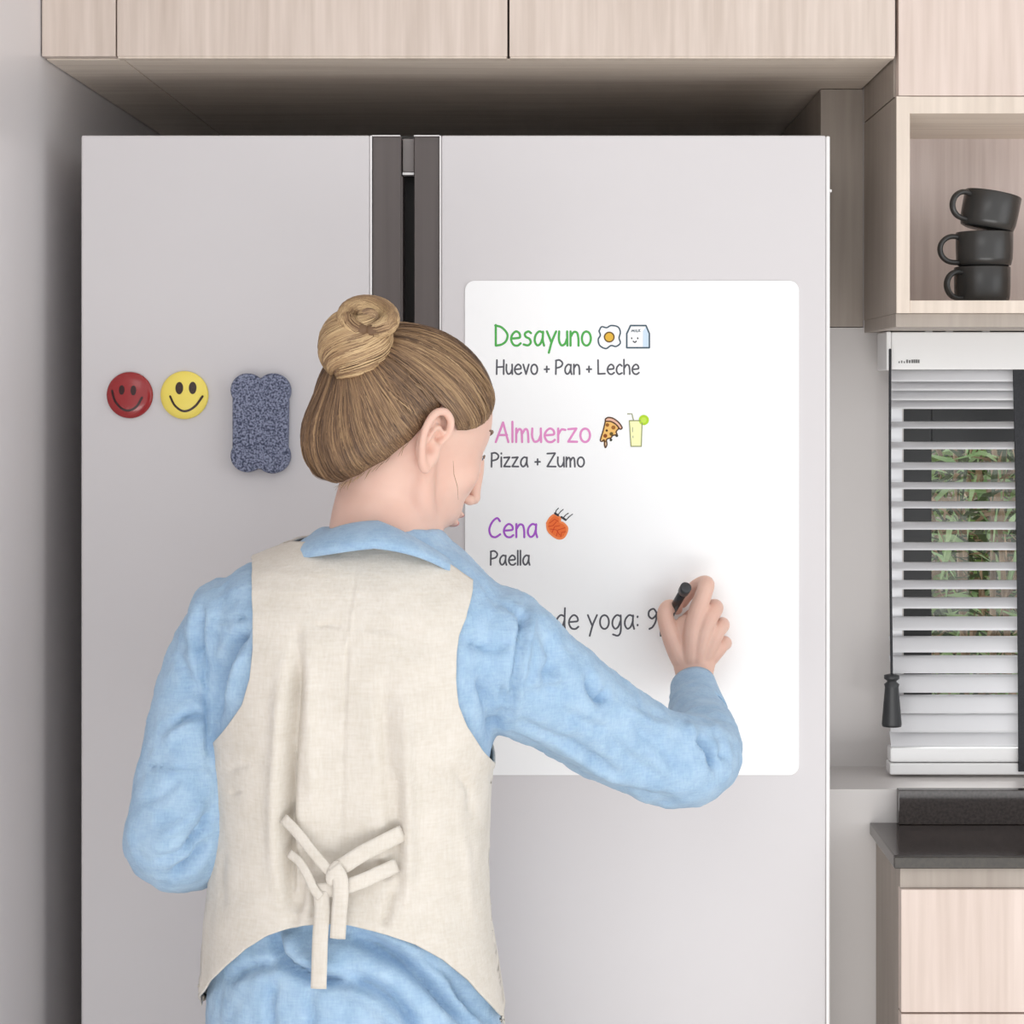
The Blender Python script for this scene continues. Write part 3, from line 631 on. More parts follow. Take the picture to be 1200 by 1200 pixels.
for z in zs:
    l, r, b, c = tor(z); cx_, a_ = (l + r) / 2, (r - l) / 2; ring = []
    for k in range(56):
        th = 2 * PI * k / 56; s_, c_ = math.sin(th), math.cos(th)
        ring.append((cx_ + a_ * math.copysign(abs(s_) ** EX, s_), c - b * math.copysign(abs(c_) ** EX, c_), z))
    rings.append(ring)
tb = grid(rings, True); tb.verts.ensure_lookup_table(); tb.faces.new(tb.verts[:56]); tb.faces.new(tb.verts[-56:][::-1])
me = bpy.data.meshes.new('t'); tb.to_mesh(me); tb.free(); bm.from_mesh(me); bpy.data.meshes.remove(me)
def S5(px, py, y, r, r2=None): p = P(px, py, y); return (p.x, p.y, p.z, PXL(r, y), PXL(r2 if r2 else r, y))
R_ARM = [S5(540, 775, -.38, 80, 74), S5(590, 782, -.378, 84, 70), S5(625, 800, -.365, 73, 64), S5(662, 824, -.345, 66, 60), S5(715, 858, -.31, 61, 56), S5(765, 884, -.285, 57, 54), S5(808, 892, -.262, 55, 52), S5(823, 876, -.22, 47, 47), S5(821, 855, -.165, 40, 40), S5(816, 832, -.115, 34, 34), S5(812, 815, -.08, 29, 28)]
L_ARM = [S5(305, 740, -.38, 55, 60), S5(262, 748, -.38, 52, 58), S5(241, 800, -.385, 54, 56), S5(228, 860, -.395, 57, 56), S5(218, 920, -.405, 60, 57), S5(209, 975, -.412, 62, 56), S5(215, 990, -.385, 60, 54), S5(250, 985, -.32, 50, 48), S5(300, 970, -.25, 40, 40), S5(340, 955, -.21, 32, 30)]
limb(bm, R_ARM, 32, 6); limb(bm, L_ARM, 32, 6)
ell(bm, P(262, 720, -.38), (.036, .062, .036)); ell(bm, P(583, 762, -.38), (.062, .07, .066))
shm = remesh(bm, .0042, 8)
CR = [  # right sleeve
 ([(690, 790), (697, 812), (706, 820), (712, 806)], .007, 6), ([(600, 860), (650, 895), (710, 925), (790, 938)], .006, 6), ([(590, 830), (650, 866), (705, 905), (760, 925)], -.003, 8),
 ([(600, 838), (640, 860), (680, 880), (730, 912)], .005, 6), ([(812, 862), (830, 880), (843, 905)], .009, 7), ([(838, 850), (848, 872), (852, 895)], .006, 6), ([(806, 833), (825, 831), (843, 845)], .006, 5),
 ([(830, 842), (845, 862), (854, 886)], -.004, 7), ([(800, 845), (815, 870), (826, 900)], -.004, 8), ([(620, 700), (612, 740), (604, 790), (596, 850)], .0045, 4), ([(627, 705), (620, 745), (612, 790), (604, 850)], -.0025, 5),
 ([(635, 740), (650, 770), (640, 800), (660, 812)], .005, 9), ([(660, 790), (640, 800), (618, 790)], -.004, 8), ([(545, 750), (575, 760), (600, 755)], .004, 5), ([(560, 790), (575, 830), (580, 870)], .005, 7), ([(585, 800), (590, 830), (578, 870)], .004, 6),
 ([(740, 850), (770, 870), (800, 905)], .003, 9), ([(700, 850), (740, 890), (780, 915)], .0025, 8), ([(655, 830), (690, 850), (720, 858)], .003, 7),
 ([(590, 705), (610, 720), (618, 735)], .003, 5), ([(730, 830), (765, 850), (790, 850)], -.003, 8),
 # left sleeve
 ([(236, 705), (232, 740), (240, 790), (246, 850), (247, 900)], .006, 5), ([(228, 710), (224, 745), (230, 790)], -.002, 6), ([(296, 735), (270, 760), (258, 800), (252, 850)], .008, 7), ([(292, 760), (278, 790), (268, 830)], -.004, 7),
 ([(205, 850), (222, 838), (245, 838)], .005, 5), ([(190, 875), (215, 852), (240, 850)], -.003, 8), ([(165, 897), (205, 899), (245, 897)], .0025, 3), ([(195, 1030), (225, 1012), (245, 985)], .008, 7), ([(215, 1000), (235, 975), (248, 950)], .006, 6),
 ([(180, 985), (215, 965), (245, 930)], -.003, 8), ([(175, 1010), (210, 1000), (240, 965)], .003, 6), ([(160, 940), (190, 930), (215, 905)], .002, 8), ([(240, 725), (270, 726), (298, 722)], .003, 2.5),
 ([(205, 760), (222, 800), (240, 820)], .004, 7),
 # shirt tail
 ([(310, 1090), (328, 1125), (370, 1145), (420, 1155)], .011, 8), ([(330, 1085), (350, 1120), (400, 1140)], -.007, 11), ([(400, 1095), (470, 1125), (530, 1175), (570, 1215)], .012, 10), ([(430, 1090), (500, 1120), (560, 1165)], -.008, 11), ([(405, 1140), (460, 1170), (500, 1215)], .009, 9),
 ([(385, 1150), (440, 1175), (470, 1215)], -.005, 10), ([(320, 1150), (316, 1180), (318, 1215)], .004, 6), ([(260, 1150), (290, 1135), (330, 1130)], .005, 8), ([(480, 1110), (540, 1150), (590, 1210)], .007, 7), ([(360, 1160), (366, 1185), (362, 1215)], .003, 6)]
creases(shm, [(a, b * 2.1, c * .85) for a, b, c in CR] + [(a, max(b, 0) * 1.3, c) for a, b, c in VC] + [(hem_line, .013, 20)], .0026, 34)
creases(shm, [], .0013, 85)
shirt = link_mesh('shirt', shm, M_shirt, person, True)

# shirt details: cuff, collar
def ringband(pts, seg=28): b2 = bmesh.new(); limb(b2, pts, seg, 4, caps=False); return b2
bmc = bmesh.new(); limb(bmc, [S5(820, 838, -.125, 34.5, 33), S5(816, 822, -.098, 31, 30), S5(812, 803, -.070, 27.5, 26)], 36, 5, caps=False)
me = bpy.data.meshes.new('cuff')
for f in [f for f in bmc.faces if len(f.verts) > 4]: bmc.faces.remove(f)
cuff = obj('cuff', bmc, M_shirt, shirt, True); solid(cuff, .0022, 1)
cuff.parent = shirt; cuff.matrix_parent_inverse = Matrix.Identity(4); cuff.location = (0, 0, 0)
shirt_children = []
def sub(name, bm, m, parent, smooth=True, th=None, off=0):
    o = obj(name, bm, m, None, smooth); o.parent = parent
    if th: solid(o, th, off)
    return o
# collar: folded band round the neck; az 0 = back, + = towards her right
def collar():
    rows = []; n = 64
    for i in range(n + 1):
        az = math.radians(-148 + 296 * i / n); s_, c_ = math.sin(az), math.cos(az); f = (1 - c_) / 2
        cx0, cz0 = X(449, -.38), Z(607, -.38)
        rx, ry = .0575, .062
        top = Vector((cx0 + rx * s_ + .004 * f, -.372 - ry * c_, cz0 - .030 * f - .024 * max(0, s_) - .008 * s_ * s_))
        inn = Vector((cx0 + (rx - .001) * s_, -.372 - (ry - .001) * c_, top.z - .026))
        wide = .030 + .026 * f ** 1.3
        low = Vector((cx0 + (rx + .045 + .004 * s_) * s_ * (1.0 if s_ < 0 else .88), -.378 - (ry + .040) * c_, cz0 - wide * .86 - .030 * f - .018 * max(0, s_) * (1 + f)))
        low.z += .0035 * math.sin(az * 3.1 + .6)
        row = []
        row.append(inn)
        row.append(inn.lerp(top, .6)); row.append(top)
        for t_ in (.08, .2, .4, .6, .8, 1):
            p = top.lerp(low, t_); d = Vector((s_, -c_, .6)).normalized(); p += d * (.0075 * math.sin(PI * min(1, t_ * 1.0)) ** .7 + .002)
            row.append(p)
        rows.append(row)
    return grid(rows)
sub('collar', collar(), M_shirt, shirt, True, .0022, 0)
for (bx_, by_) in ((556, 895),):
    pass

# ---- vest
armL = [(298, 657), (299, 690), (300, 725), (300, 760), (297, 795), (288, 825), (272, 850), (258, 868), (250, 882)]
armR = [(551, 683), (543, 705), (536, 735), (532, 765), (531, 795), (534, 825), (543, 850), (560, 878), (577, 897)]
sideL = [(250, 882), (252, 930), (254, 980), (251, 1040), (247, 1090), (245, 1140), (235, 1190), (230, 1260)]
sideR = [(577, 897), (574, 960), (572, 1020), (575, 1080), (582, 1140), (592, 1200), (600, 1260)]
topc = [(298, 657), (322, 648), (345, 640), (385, 641), (430, 642), (470, 643), (505, 652), (530, 668), (551, 683)]
hem = [(236, 1176), (245, 1148), (262, 1130), (285, 1110), (310, 1095), (340, 1085), (375, 1081), (410, 1083), (450, 1092), (490, 1105), (520, 1122), (548, 1146), (570, 1176), (590, 1206)]
yi = lambda tab, y: float(np.interp(y, [p[1] for p in tab], [p[0] for p in tab]))
xi = lambda tab, x: float(np.interp(x, [p[0] for p in tab], [p[1] for p in tab]))
NU, NV = 150, 210
bk = [[None] * (NU + 1) for _ in range(NV + 1)]
Lt = armL + sideL[1:]; Rt = armR + sideR[1:]
for i in range(NU + 1):
    u = .5 - .5 * math.cos(PI * i / NU); u = .45 * u + .55 * i / NU
    xt = 298 + u * (551 - 298); yt = xi(topc, xt)
    xh = 236 + u * (588 - 236); yh = xi(hem, xh)
    for j in range(NV + 1):
        v = j / NV; py = yt + (yh - yt) * v
        L_, R_ = yi(Lt, py), yi(Rt, py)
        # above the shoulder points follow the slanted top edge
        px = L_ + (R_ - L_) * u
        w_ = max(0, 1 - v / .12); px = px * (1 - w_) + (xt) * w_
        bk[j][i] = (px, py)
def vest_pt(px, py, side=-1):
    p = back(px, py); l, r, b, c = tor(p.z)
    xs_ = X(px, yT)
    # beyond the torso silhouette the vest hangs free
    ex = max(0, xs_ - r) if xs_ > r else min(0, xs_ - l)
    low = max(0, min(1, (py - 1040) / 130))
    p.y -= .010 * low * max(0, min(1, (c - p.y) / b)) ** .5; p.x += ex * .9
    return p, c
rows_b, rows_f = [], []
for j in range(NV + 1):
    rb_, rf_ = [], []
    for i in range(NU + 1):
        p, c = vest_pt(*bk[j][i]); rb_.append(p)
        q = Vector((p.x, 2 * c - p.y, p.z)); rf_.append(q)
    rows_b.append(rb_); rows_f.append(rf_)
bv = grid(rows_b); 
for r_ in rows_b: pass
bf = grid(rows_f); bmesh.ops.reverse_faces(bf, faces=bf.faces[:])
mf = bpy.data.meshes.new('f'); bf.to_mesh(mf); bf.free(); bv.from_mesh(mf); bpy.data.meshes.remove(mf)
bmesh.ops.remove_doubles(bv, verts=bv.verts[:], dist=.0006)
bv.normal_update()
# make sure normals point away from the body axis
cen = Vector((X(415, yT), yT, 1.1)); s_ = sum(f.normal.dot(f.calc_center_median() - cen) * f.calc_area() for f in bv.faces)
if s_ < 0: bmesh.ops.reverse_faces(bv, faces=bv.faces[:]); bv.normal_update()
mv = bpy.data.meshes.new('vest'); bv.to_mesh(mv); bv.free(); mv.update()
setco(mv, getco(mv) + getno(mv) * .0062)
creases(mv, VC, .0012, 24)
vest = link_mesh('vest', mv, M_vest, person, True); solid(vest, .0024, -1)
mb_ = vest.modifiers.new('weld', 'WELD'); vest.modifiers.move(1, 0); mb_.merge_threshold = .0002

def vpt(px, py, off):
    p, c = vest_pt(px, py); return p + Vector((0, -(.0062 + off), 0))
def tie(pts, wd, off, label=None, twist=0):
    """cotton tie strap: centreline px points, width px"""
    q = catmull([tuple(p) + ((wd,) if len(p) == 2 else ()) for p in pts], 6); rows = []
    for i, p in enumerate(q):
        a, b = q[max(i - 1, 0)], q[min(i + 1, len(q) - 1)]; d = np.array([b[0] - a[0], b[1] - a[1]]); d /= np.hypot(*d) + 1e-9; nx, ny = -d[1], d[0]
        t_ = i / (len(q) - 1); o_ = off[0] + (off[1] - off[0]) * t_ + (off[2] if len(off) > 2 else 0) * math.sin(PI * t_)
        rows.append([vpt(p[0] + nx * p[2] * k, p[1] + ny * p[2] * k, o_ - .0012 * abs(k) * 2) for k in (-.5, -.3, 0, .3, .5)])
    return sub('tie_strap', grid(rows), M_vest, vest, True, .0016, 0)
tie([(333, 957), (350, 972), (368, 993), (385, 1012), (395, 1020)], 12, (.0015, .012, .004))
tie([(340, 998), (352, 1006), (362, 1020), (370, 1036), (378, 1046)], 10, (.001, .012, .003))
tie([(473, 974), (450, 984), (425, 996), (408, 1007), (396, 1014)], 19, (.0015, .010, .006))
tie([(466, 1012), (445, 1020), (425, 1028), (400, 1036), (372, 1040)], 17, (.001, .008, .006))
tie([(393, 1010), (401, 1022), (402, 1040), (400, 1066), (398, 1094)], 18, (.016, .008, .004))
tie([(378, 1040), (380, 1060), (378, 1090), (377, 1120), (376, 1152)], 18, (.010, .004, .002))
bmk = bmesh.new(); ell(bmk, vpt(394, 1018, .012), (.0075, .0050, .0125), Matrix.Rotation(.35, 3, 'Y')); sub('tie_knot', bmk, M_vest, vest)
for (a, b) in ((1069, 1076),): pass

# ---- head frame (local +Y face, +X her right, +Z up)
HC = P(481, 491, -.36)
yaw, pitch = math.radians(-55), math.radians(-25)
HM = Matrix.Translation(HC) @ Matrix.Rotation(yaw, 4, 'Z') @ Matrix.Rotation(pitch, 4, 'X')
HR = HM.to_3x3()
def H(x, y, z): return HM @ Vector((x, y, z))
def H4(x, y, z, r, r2=None): p = H(x, y, z); return (p.x, p.y, p.z, r, r2 if r2 else r)
bm = bmesh.new()
ell(bm, H(0, -.006, .008), (.073, .094, .084), HR, 40, 28)
ell(bm, H(0, .036, -.030), (.060, .055, .066), HR, 32, 24)      # face mass
ell(bm, H(0, .050, -.066), (.044, .040, .036), HR)             # mouth region
ell(bm, H(0, .070, -.101), (.021, .017, .015), HR); ell(bm, H(0, .030, -.078), (.048, .050, .032), HR)             # chin
for s_ in (-1, 1):
    limb(bm, [H4(s_ * .056, .0, -.045, .014), H4(s_ * .050, .020, -.082, .014), H4(s_ * .024, .056, -.102, .014)], 14, 5)   # jaw line
    ell(bm, H(s_ * .034, .056, -.034), (.025, .022, .026), HR)  # cheek
    ell(bm, H(s_ * .0085, .0955, -.049), (.0060, .0080, .0056), HR)  # nostril wing
    ell(bm, H(s_ * .022, .0725, .014), (.016, .0085, .007), HR)
limb(bm, [H4(0, .084, .012, .007), H4(0, .096, -.012, .0075), H4(0, .1025, -.034, .0068), H4(0, .1055, -.043, .0072)], 16, 6)    # nose
ell(bm, H(0, .087, -.068), (.021, .0085, .0045), HR); ell(bm, H(0, .086, -.0775), (.018, .0085, .0055), HR)             # lips
# neck
limb(bm, [tuple(P(447, 668, -.378)) + (.058, .060), tuple(P(449, 620, -.378)) + (.055, .058), tuple(P(455, 585, -.37)) + (.053, .056), tuple(P(466, 545, -.370)) + (.053, .062), tuple(P(474, 510, -.36)) + (.045, .05)], 32, 6)
limb(bm, [tuple(H(.036, -.010, -.040)) + (.030, .030), tuple(P(489, 590, -.378)) + (.029, .029), tuple(P(484, 640, -.378)) + (.028, .028)], 20, 6)  # neck muscle behind the ear
# ears
def ear(s_):
    e = lambda y, z, x=0: H(s_ * (.0745 + x * .8), y - .010, z - .030)
    def q(y, z, x, r): p = e(y, z, x); return (p.x, p.y, p.z, r, r)
    limb(bm, [q(.009, .004, .002, .0032), q(.013, .016, .005, .0036), q(.009, .028, .008, .0040), q(-.002, .033, .011, .0042), q(-.013, .027, .014, .0042), q(-.018, .013, .016, .0040), q(-.016, -.001, .014, .0038), q(-.010, -.013, .010, .0042), q(-.003, -.022, .006, .0050), q(.004, -.026, .003, .0054), q(.006, -.018, .002, .0048)], 12, 5)
    limb(bm, [q(.006, .016, .005, .0024), q(-.003, .016, .008, .0028), q(-.008, .006, .010, .0028), q(-.006, -.006, .008, .0028), q(.0, -.012, .005, .003)], 10, 5)   # inner fold
    limb(bm, [q(.009, .001, .003, .0035), q(.009, -.006, .003, .0035)], 10, 4)   # tragus
    p = e(-.003, .004, -.001); ell(bm, p, (.0062, .0165, .027), HR @ Matrix.Rotation(s_ * .42, 3, 'Z')); ell(bm, e(.004, -.010, .001), (.008, .010, .016), HR)
ear(1); ear(-1)
head_me = remesh(bm, .0015, 2)
co = getco(head_me); no = getno(head_me)      # press the ear hollows in
for s_ in (-1, 1):
    for y, z, rr, dp in ((-.002, -.006, .0052, .0065), (.004, .008, .0042, .004), (.006, .020, .0032, .0035), (-.010, .012, .0028, .0015)):
        c_ = np.array(H(s_ * .084, y - .010, z - .030)); d_ = np.linalg.norm((co - c_) * 1.0, axis=1); ax = np.array(HR @ Vector((s_, 0, 0)))
        dl = (co - c_); al = dl @ ax; pr_ = np.linalg.norm(dl - al[:, None] * ax, axis=1)
        wgt = np.exp(-(pr_ / rr) ** 2) * (np.abs(al) < .016); co -= ax * (dp * wgt)[:, None]
# relax the broad areas of cheek, jaw and neck, keeping ear and features crisp
ne = len(head_me.edges); ed = np.empty(ne * 2, int); head_me.edges.foreach_get('vertices', ed); ed = ed.reshape(-1, 2)
inv = np.array(HM.inverted()); lc = co @ inv[:3, :3].T + inv[:3, 3]
msk = ((np.abs(lc[:, 0]) < .064) | (lc[:, 2] < -.068)) & (lc[:, 1] < .062) | ((lc[:, 1] > .01) & (lc[:, 1] < .062)) | ((lc[:, 1] > .01) & (lc[:, 1] < .082) & (np.abs(lc[:, 0]) > .020)) | (lc[:, 1] < -.04)
cnt = np.bincount(ed.ravel(), minlength=len(co))[:, None]
for it in range(60):
    sm = np.zeros_like(co)
    for k in range(3): sm[:, k] = np.bincount(ed[:, 0], co[ed[:, 1], k], len(co)) + np.bincount(ed[:, 1], co[ed[:, 0], k], len(co))
    sm /= np.maximum(cnt, 1); co[msk] = co[msk] * .4 + sm[msk] * .6
setco(head_me, co)
# ---- hands
def chain(bm, pts, n=5, seg=14): limb(bm, [tuple(P(a, b, y)) + (r, r) for a, b, y, r in pts], seg, n)
bm = bmesh.new()
limb(bm, [tuple(P(815, 850, -.15)) + (.024, .024), tuple(P(813, 820, -.09)) + (.021, .017), tuple(P(811, 800, -.062)) + (.0208, .0145), tuple(P(810, 780, -.052)) + (.025, .014), tuple(P(811, 755, -.046)) + (.030, .014), tuple(P(816, 733, -.044)) + (.028, .012)], 26, 6, flat=(0, 1, .25))
chain(bm, [(806, 775, -.056, .0105), (808, 740, -.060, .0105), (814, 716, -.062, .0108), (822, 694, -.060, .0100), (824, 684, -.050, .0098), (814, 686, -.036, .0085), (803, 696, -.022, .0080), (796, 706, -.012, .0070)])     # index
chain(bm, [(814, 775, -.056, .0100), (822, 740, -.061, .0102), (829, 722, -.060, .0104), (835, 712, -.044, .0098), (828, 712, -.028, .0088), (812, 718, -.016, .0080), (802, 724, -.012, .0070)])     # middle
chain(bm, [(820, 776, -.052, .0098), (832, 750, -.056, .0098), (838, 738, -.050, .0100), (843, 732, -.034, .0092), (836, 736, -.018, .0084), (820, 744, -.013, .0076), (810, 748, -.012, .0066)])     # ring
chain(bm, [(822, 780, -.046, .0095), (836, 764, -.048, .0090), (843, 755, -.040, .0090), (846, 754, -.026, .0084), (838, 760, -.015, .0076), (826, 766, -.011, .0068)])     # little
chain(bm, [(806, 790, -.050, .0125), (793, 768, -.050, .0130), (782, 742, -.048, .0115), (776, 722, -.044, .0100), (779, 712, -.038, .0092), (786, 711, -.027, .0080), (790, 714, -.020, .0068)])     # thumb
for v in bm.verts: v.co.x += .0035
hand_me = remesh(bm, .0014, 2)
# left hand resting in front of the waist (hidden from the photograph)
bm = bmesh.new()
def Q(x, y, z, r, r2=None): return (x, y, z, r, r2 or r)
lw = P(345, 952, -.205)
limb(bm, [Q(lw.x - .03, lw.y - .02, lw.z - .002, .022, .02), Q(lw.x, lw.y, lw.z, .021, .0155), Q(lw.x + .035, lw.y + .018, lw.z, .027, .013), Q(lw.x + .075, lw.y + .030, lw.z - .004, .036, .012)], 24, 6, flat=(-.3, 1, 0))
for k, (dz, ln) in enumerate(((.027, .062), (.010, .070), (-.008, .066), (-.026, .050))):
    b0 = Vector((lw.x + .076, lw.y + .030, lw.z - .004 + dz))
    limb(bm, [Q(b0.x - .02, b0.y - .004, b0.z, .009), Q(b0.x, b0.y, b0.z, .0095), Q(b0.x + ln * .45, b0.y + .001, b0.z - .002, .0085), Q(b0.x + ln * .78, b0.y - .010, b0.z - .004, .0076), Q(b0.x + ln * .95, b0.y - .024, b0.z - .005, .0065)], 12, 5)
limb(bm, [Q(lw.x + .012, lw.y + .008, lw.z + .012, .012), Q(lw.x + .035, lw.y + .010, lw.z + .034, .0115), Q(lw.x + .062, lw.y + .006, lw.z + .048, .0095), Q(lw.x + .082, lw.y + .0, lw.z + .052, .0075)], 12, 5)
lhand_me = remesh(bm, .002, 2)
# ---- rest of the body (under the clothes), a little slimmer than the cloth
bm = bmesh.new()
xm = X(416, yT)
limb(bm, [Q(X(447, yT), yT, Z(655, yT), .055, .055), Q(X(430, yT), yT, Z(700, yT), .115, .072), Q(X(420, yT), yT, Z(780, yT), .125, .085), Q(xm, yT, Z(900, yT), .112, .080), Q(xm, yT, Z(1000, yT), .110, .078), Q(xm, yT, Z(1120, yT), .112, .070), Q(xm, yT, Z(1230, yT), .114, .072), Q(xm, yT, Z(1290, yT), .108, .072)], 36, 6, flat=(0, 1, 0))
limb(bm, [(p[0], p[1], p[2], p[3] * .62, p[4] * .62) for p in R_ARM[1:]], 20, 4); limb(bm, [(p[0], p[1], p[2], p[3] * .62, p[4] * .62) for p in L_ARM[1:]], 20, 4)
LEG = lambda s_: [Q(xm + s_ * .072, yT, .80, .056), Q(xm + s_ * .085, yT + .005, .62, .066), Q(xm + s_ * .090, yT + .012, .46, .050), Q(xm + s_ * .092, yT - .010, .32, .050), Q(xm + s_ * .094, yT - .005, .16, .034), Q(xm + s_ * .095, yT, .075, .034)]
for s_ in (-1, 1):
    limb(bm, LEG(s_), 20, 5); limb(bm, [Q(xm + s_ * .095, yT - .02, .045, .030, .030), Q(xm + s_ * .098, yT + .06, .040, .034, .026), Q(xm + s_ * .10, yT + .14, .034, .036, .018)], 18, 5)
body_me = remesh(bm, .005, 3)
bmj = bmesh.new()
for m_ in (body_me, head_me, hand_me, lhand_me): bmj.from_mesh(m_)
body = obj('body', bmj, M_skin, person, True)
# eyes, lashes, brows, lips, nostril
for s_ in (-1, 1):
    bm = bmesh.new(); ell(bm, H(s_ * .028, .0685, -.006), (.0115, .0115, .010), HR); e_ = sub('eye', bm, M_eye, body)
    bm = bmesh.new(); ell(bm, H(s_ * .029, .0772, -.008), (.0055, .0035, .0055), HR); sub('iris', bm, M_iris, e_)
    bm = bmesh.new(); limb(bm, [H4(s_ * .016, .0835, -.004, .0007), H4(s_ * .027, .0825, -.004, .0009), H4(s_ * .036, .0775, -.007, .0010), H4(s_ * .042, .0745, -.010, .0006)], 8, 4); sub('eyelashes', bm, M_brow, body)
    bm = bmesh.new(); limb(bm, [H4(s_ * .014, .0845, .018, .0016), H4(s_ * .028, .0805, .022, .0018), H4(s_ * .044, .0670, .018, .0010)], 8, 4); sub('eyebrow', bm, M_brow, body)
    bm = bmesh.new(); ell(bm, H(s_ * .0066, .0975, -.0500), (.0035, .0042, .0022), HR); sub('nostril', bm, mat('nostril_dark', srgb(96, 44, 36), .6), body)
bm = bmesh.new(); ell(bm, H(0, .0888, -.068), (.019, .0082, .0040), HR); ell(bm, H(0, .0880, -.0775), (.016, .0082, .0050), HR); sub('lips', remesh_bm if False else bm, M_lip, body)

# ---- hair
def ray_ell(d, c, r):
    # distance from the origin along unit d to the ellipsoid surface
    a = sum((d[i] / r[i]) ** 2 for i in range(3)); b = sum(-2 * c[i] * d[i] / r[i] ** 2 for i in range(3)); cc = sum((c[i] / r[i]) ** 2 for i in range(3)) - 1
    ds = b * b - 4 * a * cc
    return 0 if ds < 0 else (-b + math.sqrt(ds)) / (2 * a)
E1 = ((0, -.006, .006), (.0785, .0975, .0865)); E2 = ((0, -.042, -.043), (.063, .058, .056))
def HRr(d):
    a, b = ray_ell(d, *E1), ray_ell(d, *E2); k = 14 / .1
    return math.log(math.exp(k * a) + math.exp(k * b)) / k
BD = Vector((.004, -.090, .040)).normalized()
# hairline height as a function of azimuth from the face (0) to the nape (180): direction elevation in degrees
HLt = [(0, 38), (25, 32), (35, 26), (45, 18), (60, 6), (70, 0), (79, -4), (84, 4), (90, 14), (98, 14), (104, -2), (112, -26), (125, -42), (145, -54), (165, -60), (180, -62)]
def hairline(az):
    a = abs((math.degrees(az) + 180) % 360 - 180); el = math.radians(float(np.interp(a, [p[0] for p in HLt], [p[1] for p in HLt])))
    return Vector((math.sin(az) * math.cos(el), math.cos(az) * math.cos(el), math.sin(el)))
def slerp(a, b, t):
    o = math.acos(max(-1, min(1, a.dot(b)))); 
    if o < 1e-4: return a.copy()
    return (a * math.sin((1 - t) * o) + b * math.sin(t * o)) / math.sin(o)
def hpt(az, t, off=0.0):
    d = slerp(hairline(az), BD, t).normalized(); r = HRr(d)
    edge = min(1, t / .10); lock = .0016 * math.sin(az * 23 + 1.3 * math.sin(az * 5)) + .0010 * math.sin(az * 41 + t * 3)
    r = r * (1 - .05 * (1 - edge) ** 2) + (lock * edge * (1 - t * .5)) + off
    return d * r
NA, NT = 300, 40
rows = [[HM @ hpt(2 * PI * i / NA, .97 * j / NT) for i in range(NA)] for j in range(NT + 1)]
bh = grid(rows, True); bmesh.ops.recalc_face_normals(bh, faces=bh.faces[:])
def hair_mat(name, stops):
    m = mat(name, srgb(140, 110, 80), .42, spec=.45); N, L, b = nodes(m)
    at = N.new('ShaderNodeAttribute'); at.attribute_name = 'tone'; cr = N.new('ShaderNodeValToRGB')
    el = cr.color_ramp.elements; el[0].position, el[0].color = stops[0]; el[1].position, el[1].color = stops[-1]
    for p, c in stops[1:-1]: e = el.new(p); e.color = c
    L.new(at.outputs['Fac'], cr.inputs[0]); L.new(cr.outputs[0], b.inputs['Base Color']); return m
M_hair = hair_mat('golden_brown_hair', [(0, srgb(84, 62, 46)), (.35, srgb(136, 106, 78)), (.7, srgb(176, 144, 106)), (1, srgb(214, 184, 140))])
M_hairb = mat('hair_under_layer', srgb(112, 86, 64), .6, spec=.3)
hair = obj('hair', bh, M_hairb, person, True)
def strands(curves, width, name, parent, m):
    """curves: list of (points, tone, outward function) -> joined thin tent-shaped ribbons"""
    vs, fs, tn = [], [], []
    for pts, tone, outw in curves:
        n = len(pts); base = len(vs)
        for i, p in enumerate(pts):
            t = (pts[min(i + 1, n - 1)] - pts[max(i - 1, 0)]).normalized(); o = outw(p); o = (o - t * o.dot(t)).normalized(); s_ = t.cross(o)
            w_ = width * (.35 + .65 * math.sin(PI * min(1, max(0, i / (n - 1) * .9 + .08))))
            vs += [p - s_ * w_, p + o * w_ * .8, p + s_ * w_]; tn += [tone + .10 * math.sin(i * .7 + tone * 40)] * 3
        for i in range(n - 1):
            a = base + 3 * i; fs += [(a, a + 1, a + 4, a + 3), (a + 1, a + 2, a + 5, a + 4)]
    me = bpy.data.meshes.new(name); me.from_pydata([tuple(v) for v in vs], [], fs); me.update()
    at = me.attributes.new('tone', 'FLOAT', 'POINT'); at.data.foreach_set('value', np.clip(tn, 0, 1))
    o = link_mesh(name, me, m, None, True); o.parent = parent; o['kind'] = 'stuff'; return o
rd = random.Random(11); cv = []
for k in range(6500):
    az = rd.uniform(-PI, PI); t0 = rd.uniform(0, .06) if rd.random() < .6 else rd.uniform(0, .7); t1 = rd.uniform(.92, .99) if rd.random() < .7 else rd.uniform(t0 + .2, .98)
    t1 = max(t1, t0 + .15); dz = rd.gauss(0, .05); ph = rd.uniform(0, 6); off = rd.uniform(.0002, .0020)
    tone = .42 + .12 * math.sin(az * 9 + 2 * math.sin(az * 4)) + .07 * math.sin(az * 29 + 1) + rd.gauss(0, .15)
    back_ = abs((math.degrees(az) + 180) % 360 - 180)
    tone -= .10 + .10 * (back_ > 110)
    pts = []
    for i in range(13):
        t = t0 + (t1 - t0) * i / 12
        pts.append(HM @ hpt(az + dz * (t - t0) * 1.2 + .010 * math.sin(ph + t * 7), min(t, .99), off * math.sin(PI * min(1, (t - t0) / (t1 - t0) * .9 + .1)) + .0004))
    cv.append((pts, tone, lambda p: (p - HC)))
strands(cv, .00060, 'hair_strands', hair, M_hair)
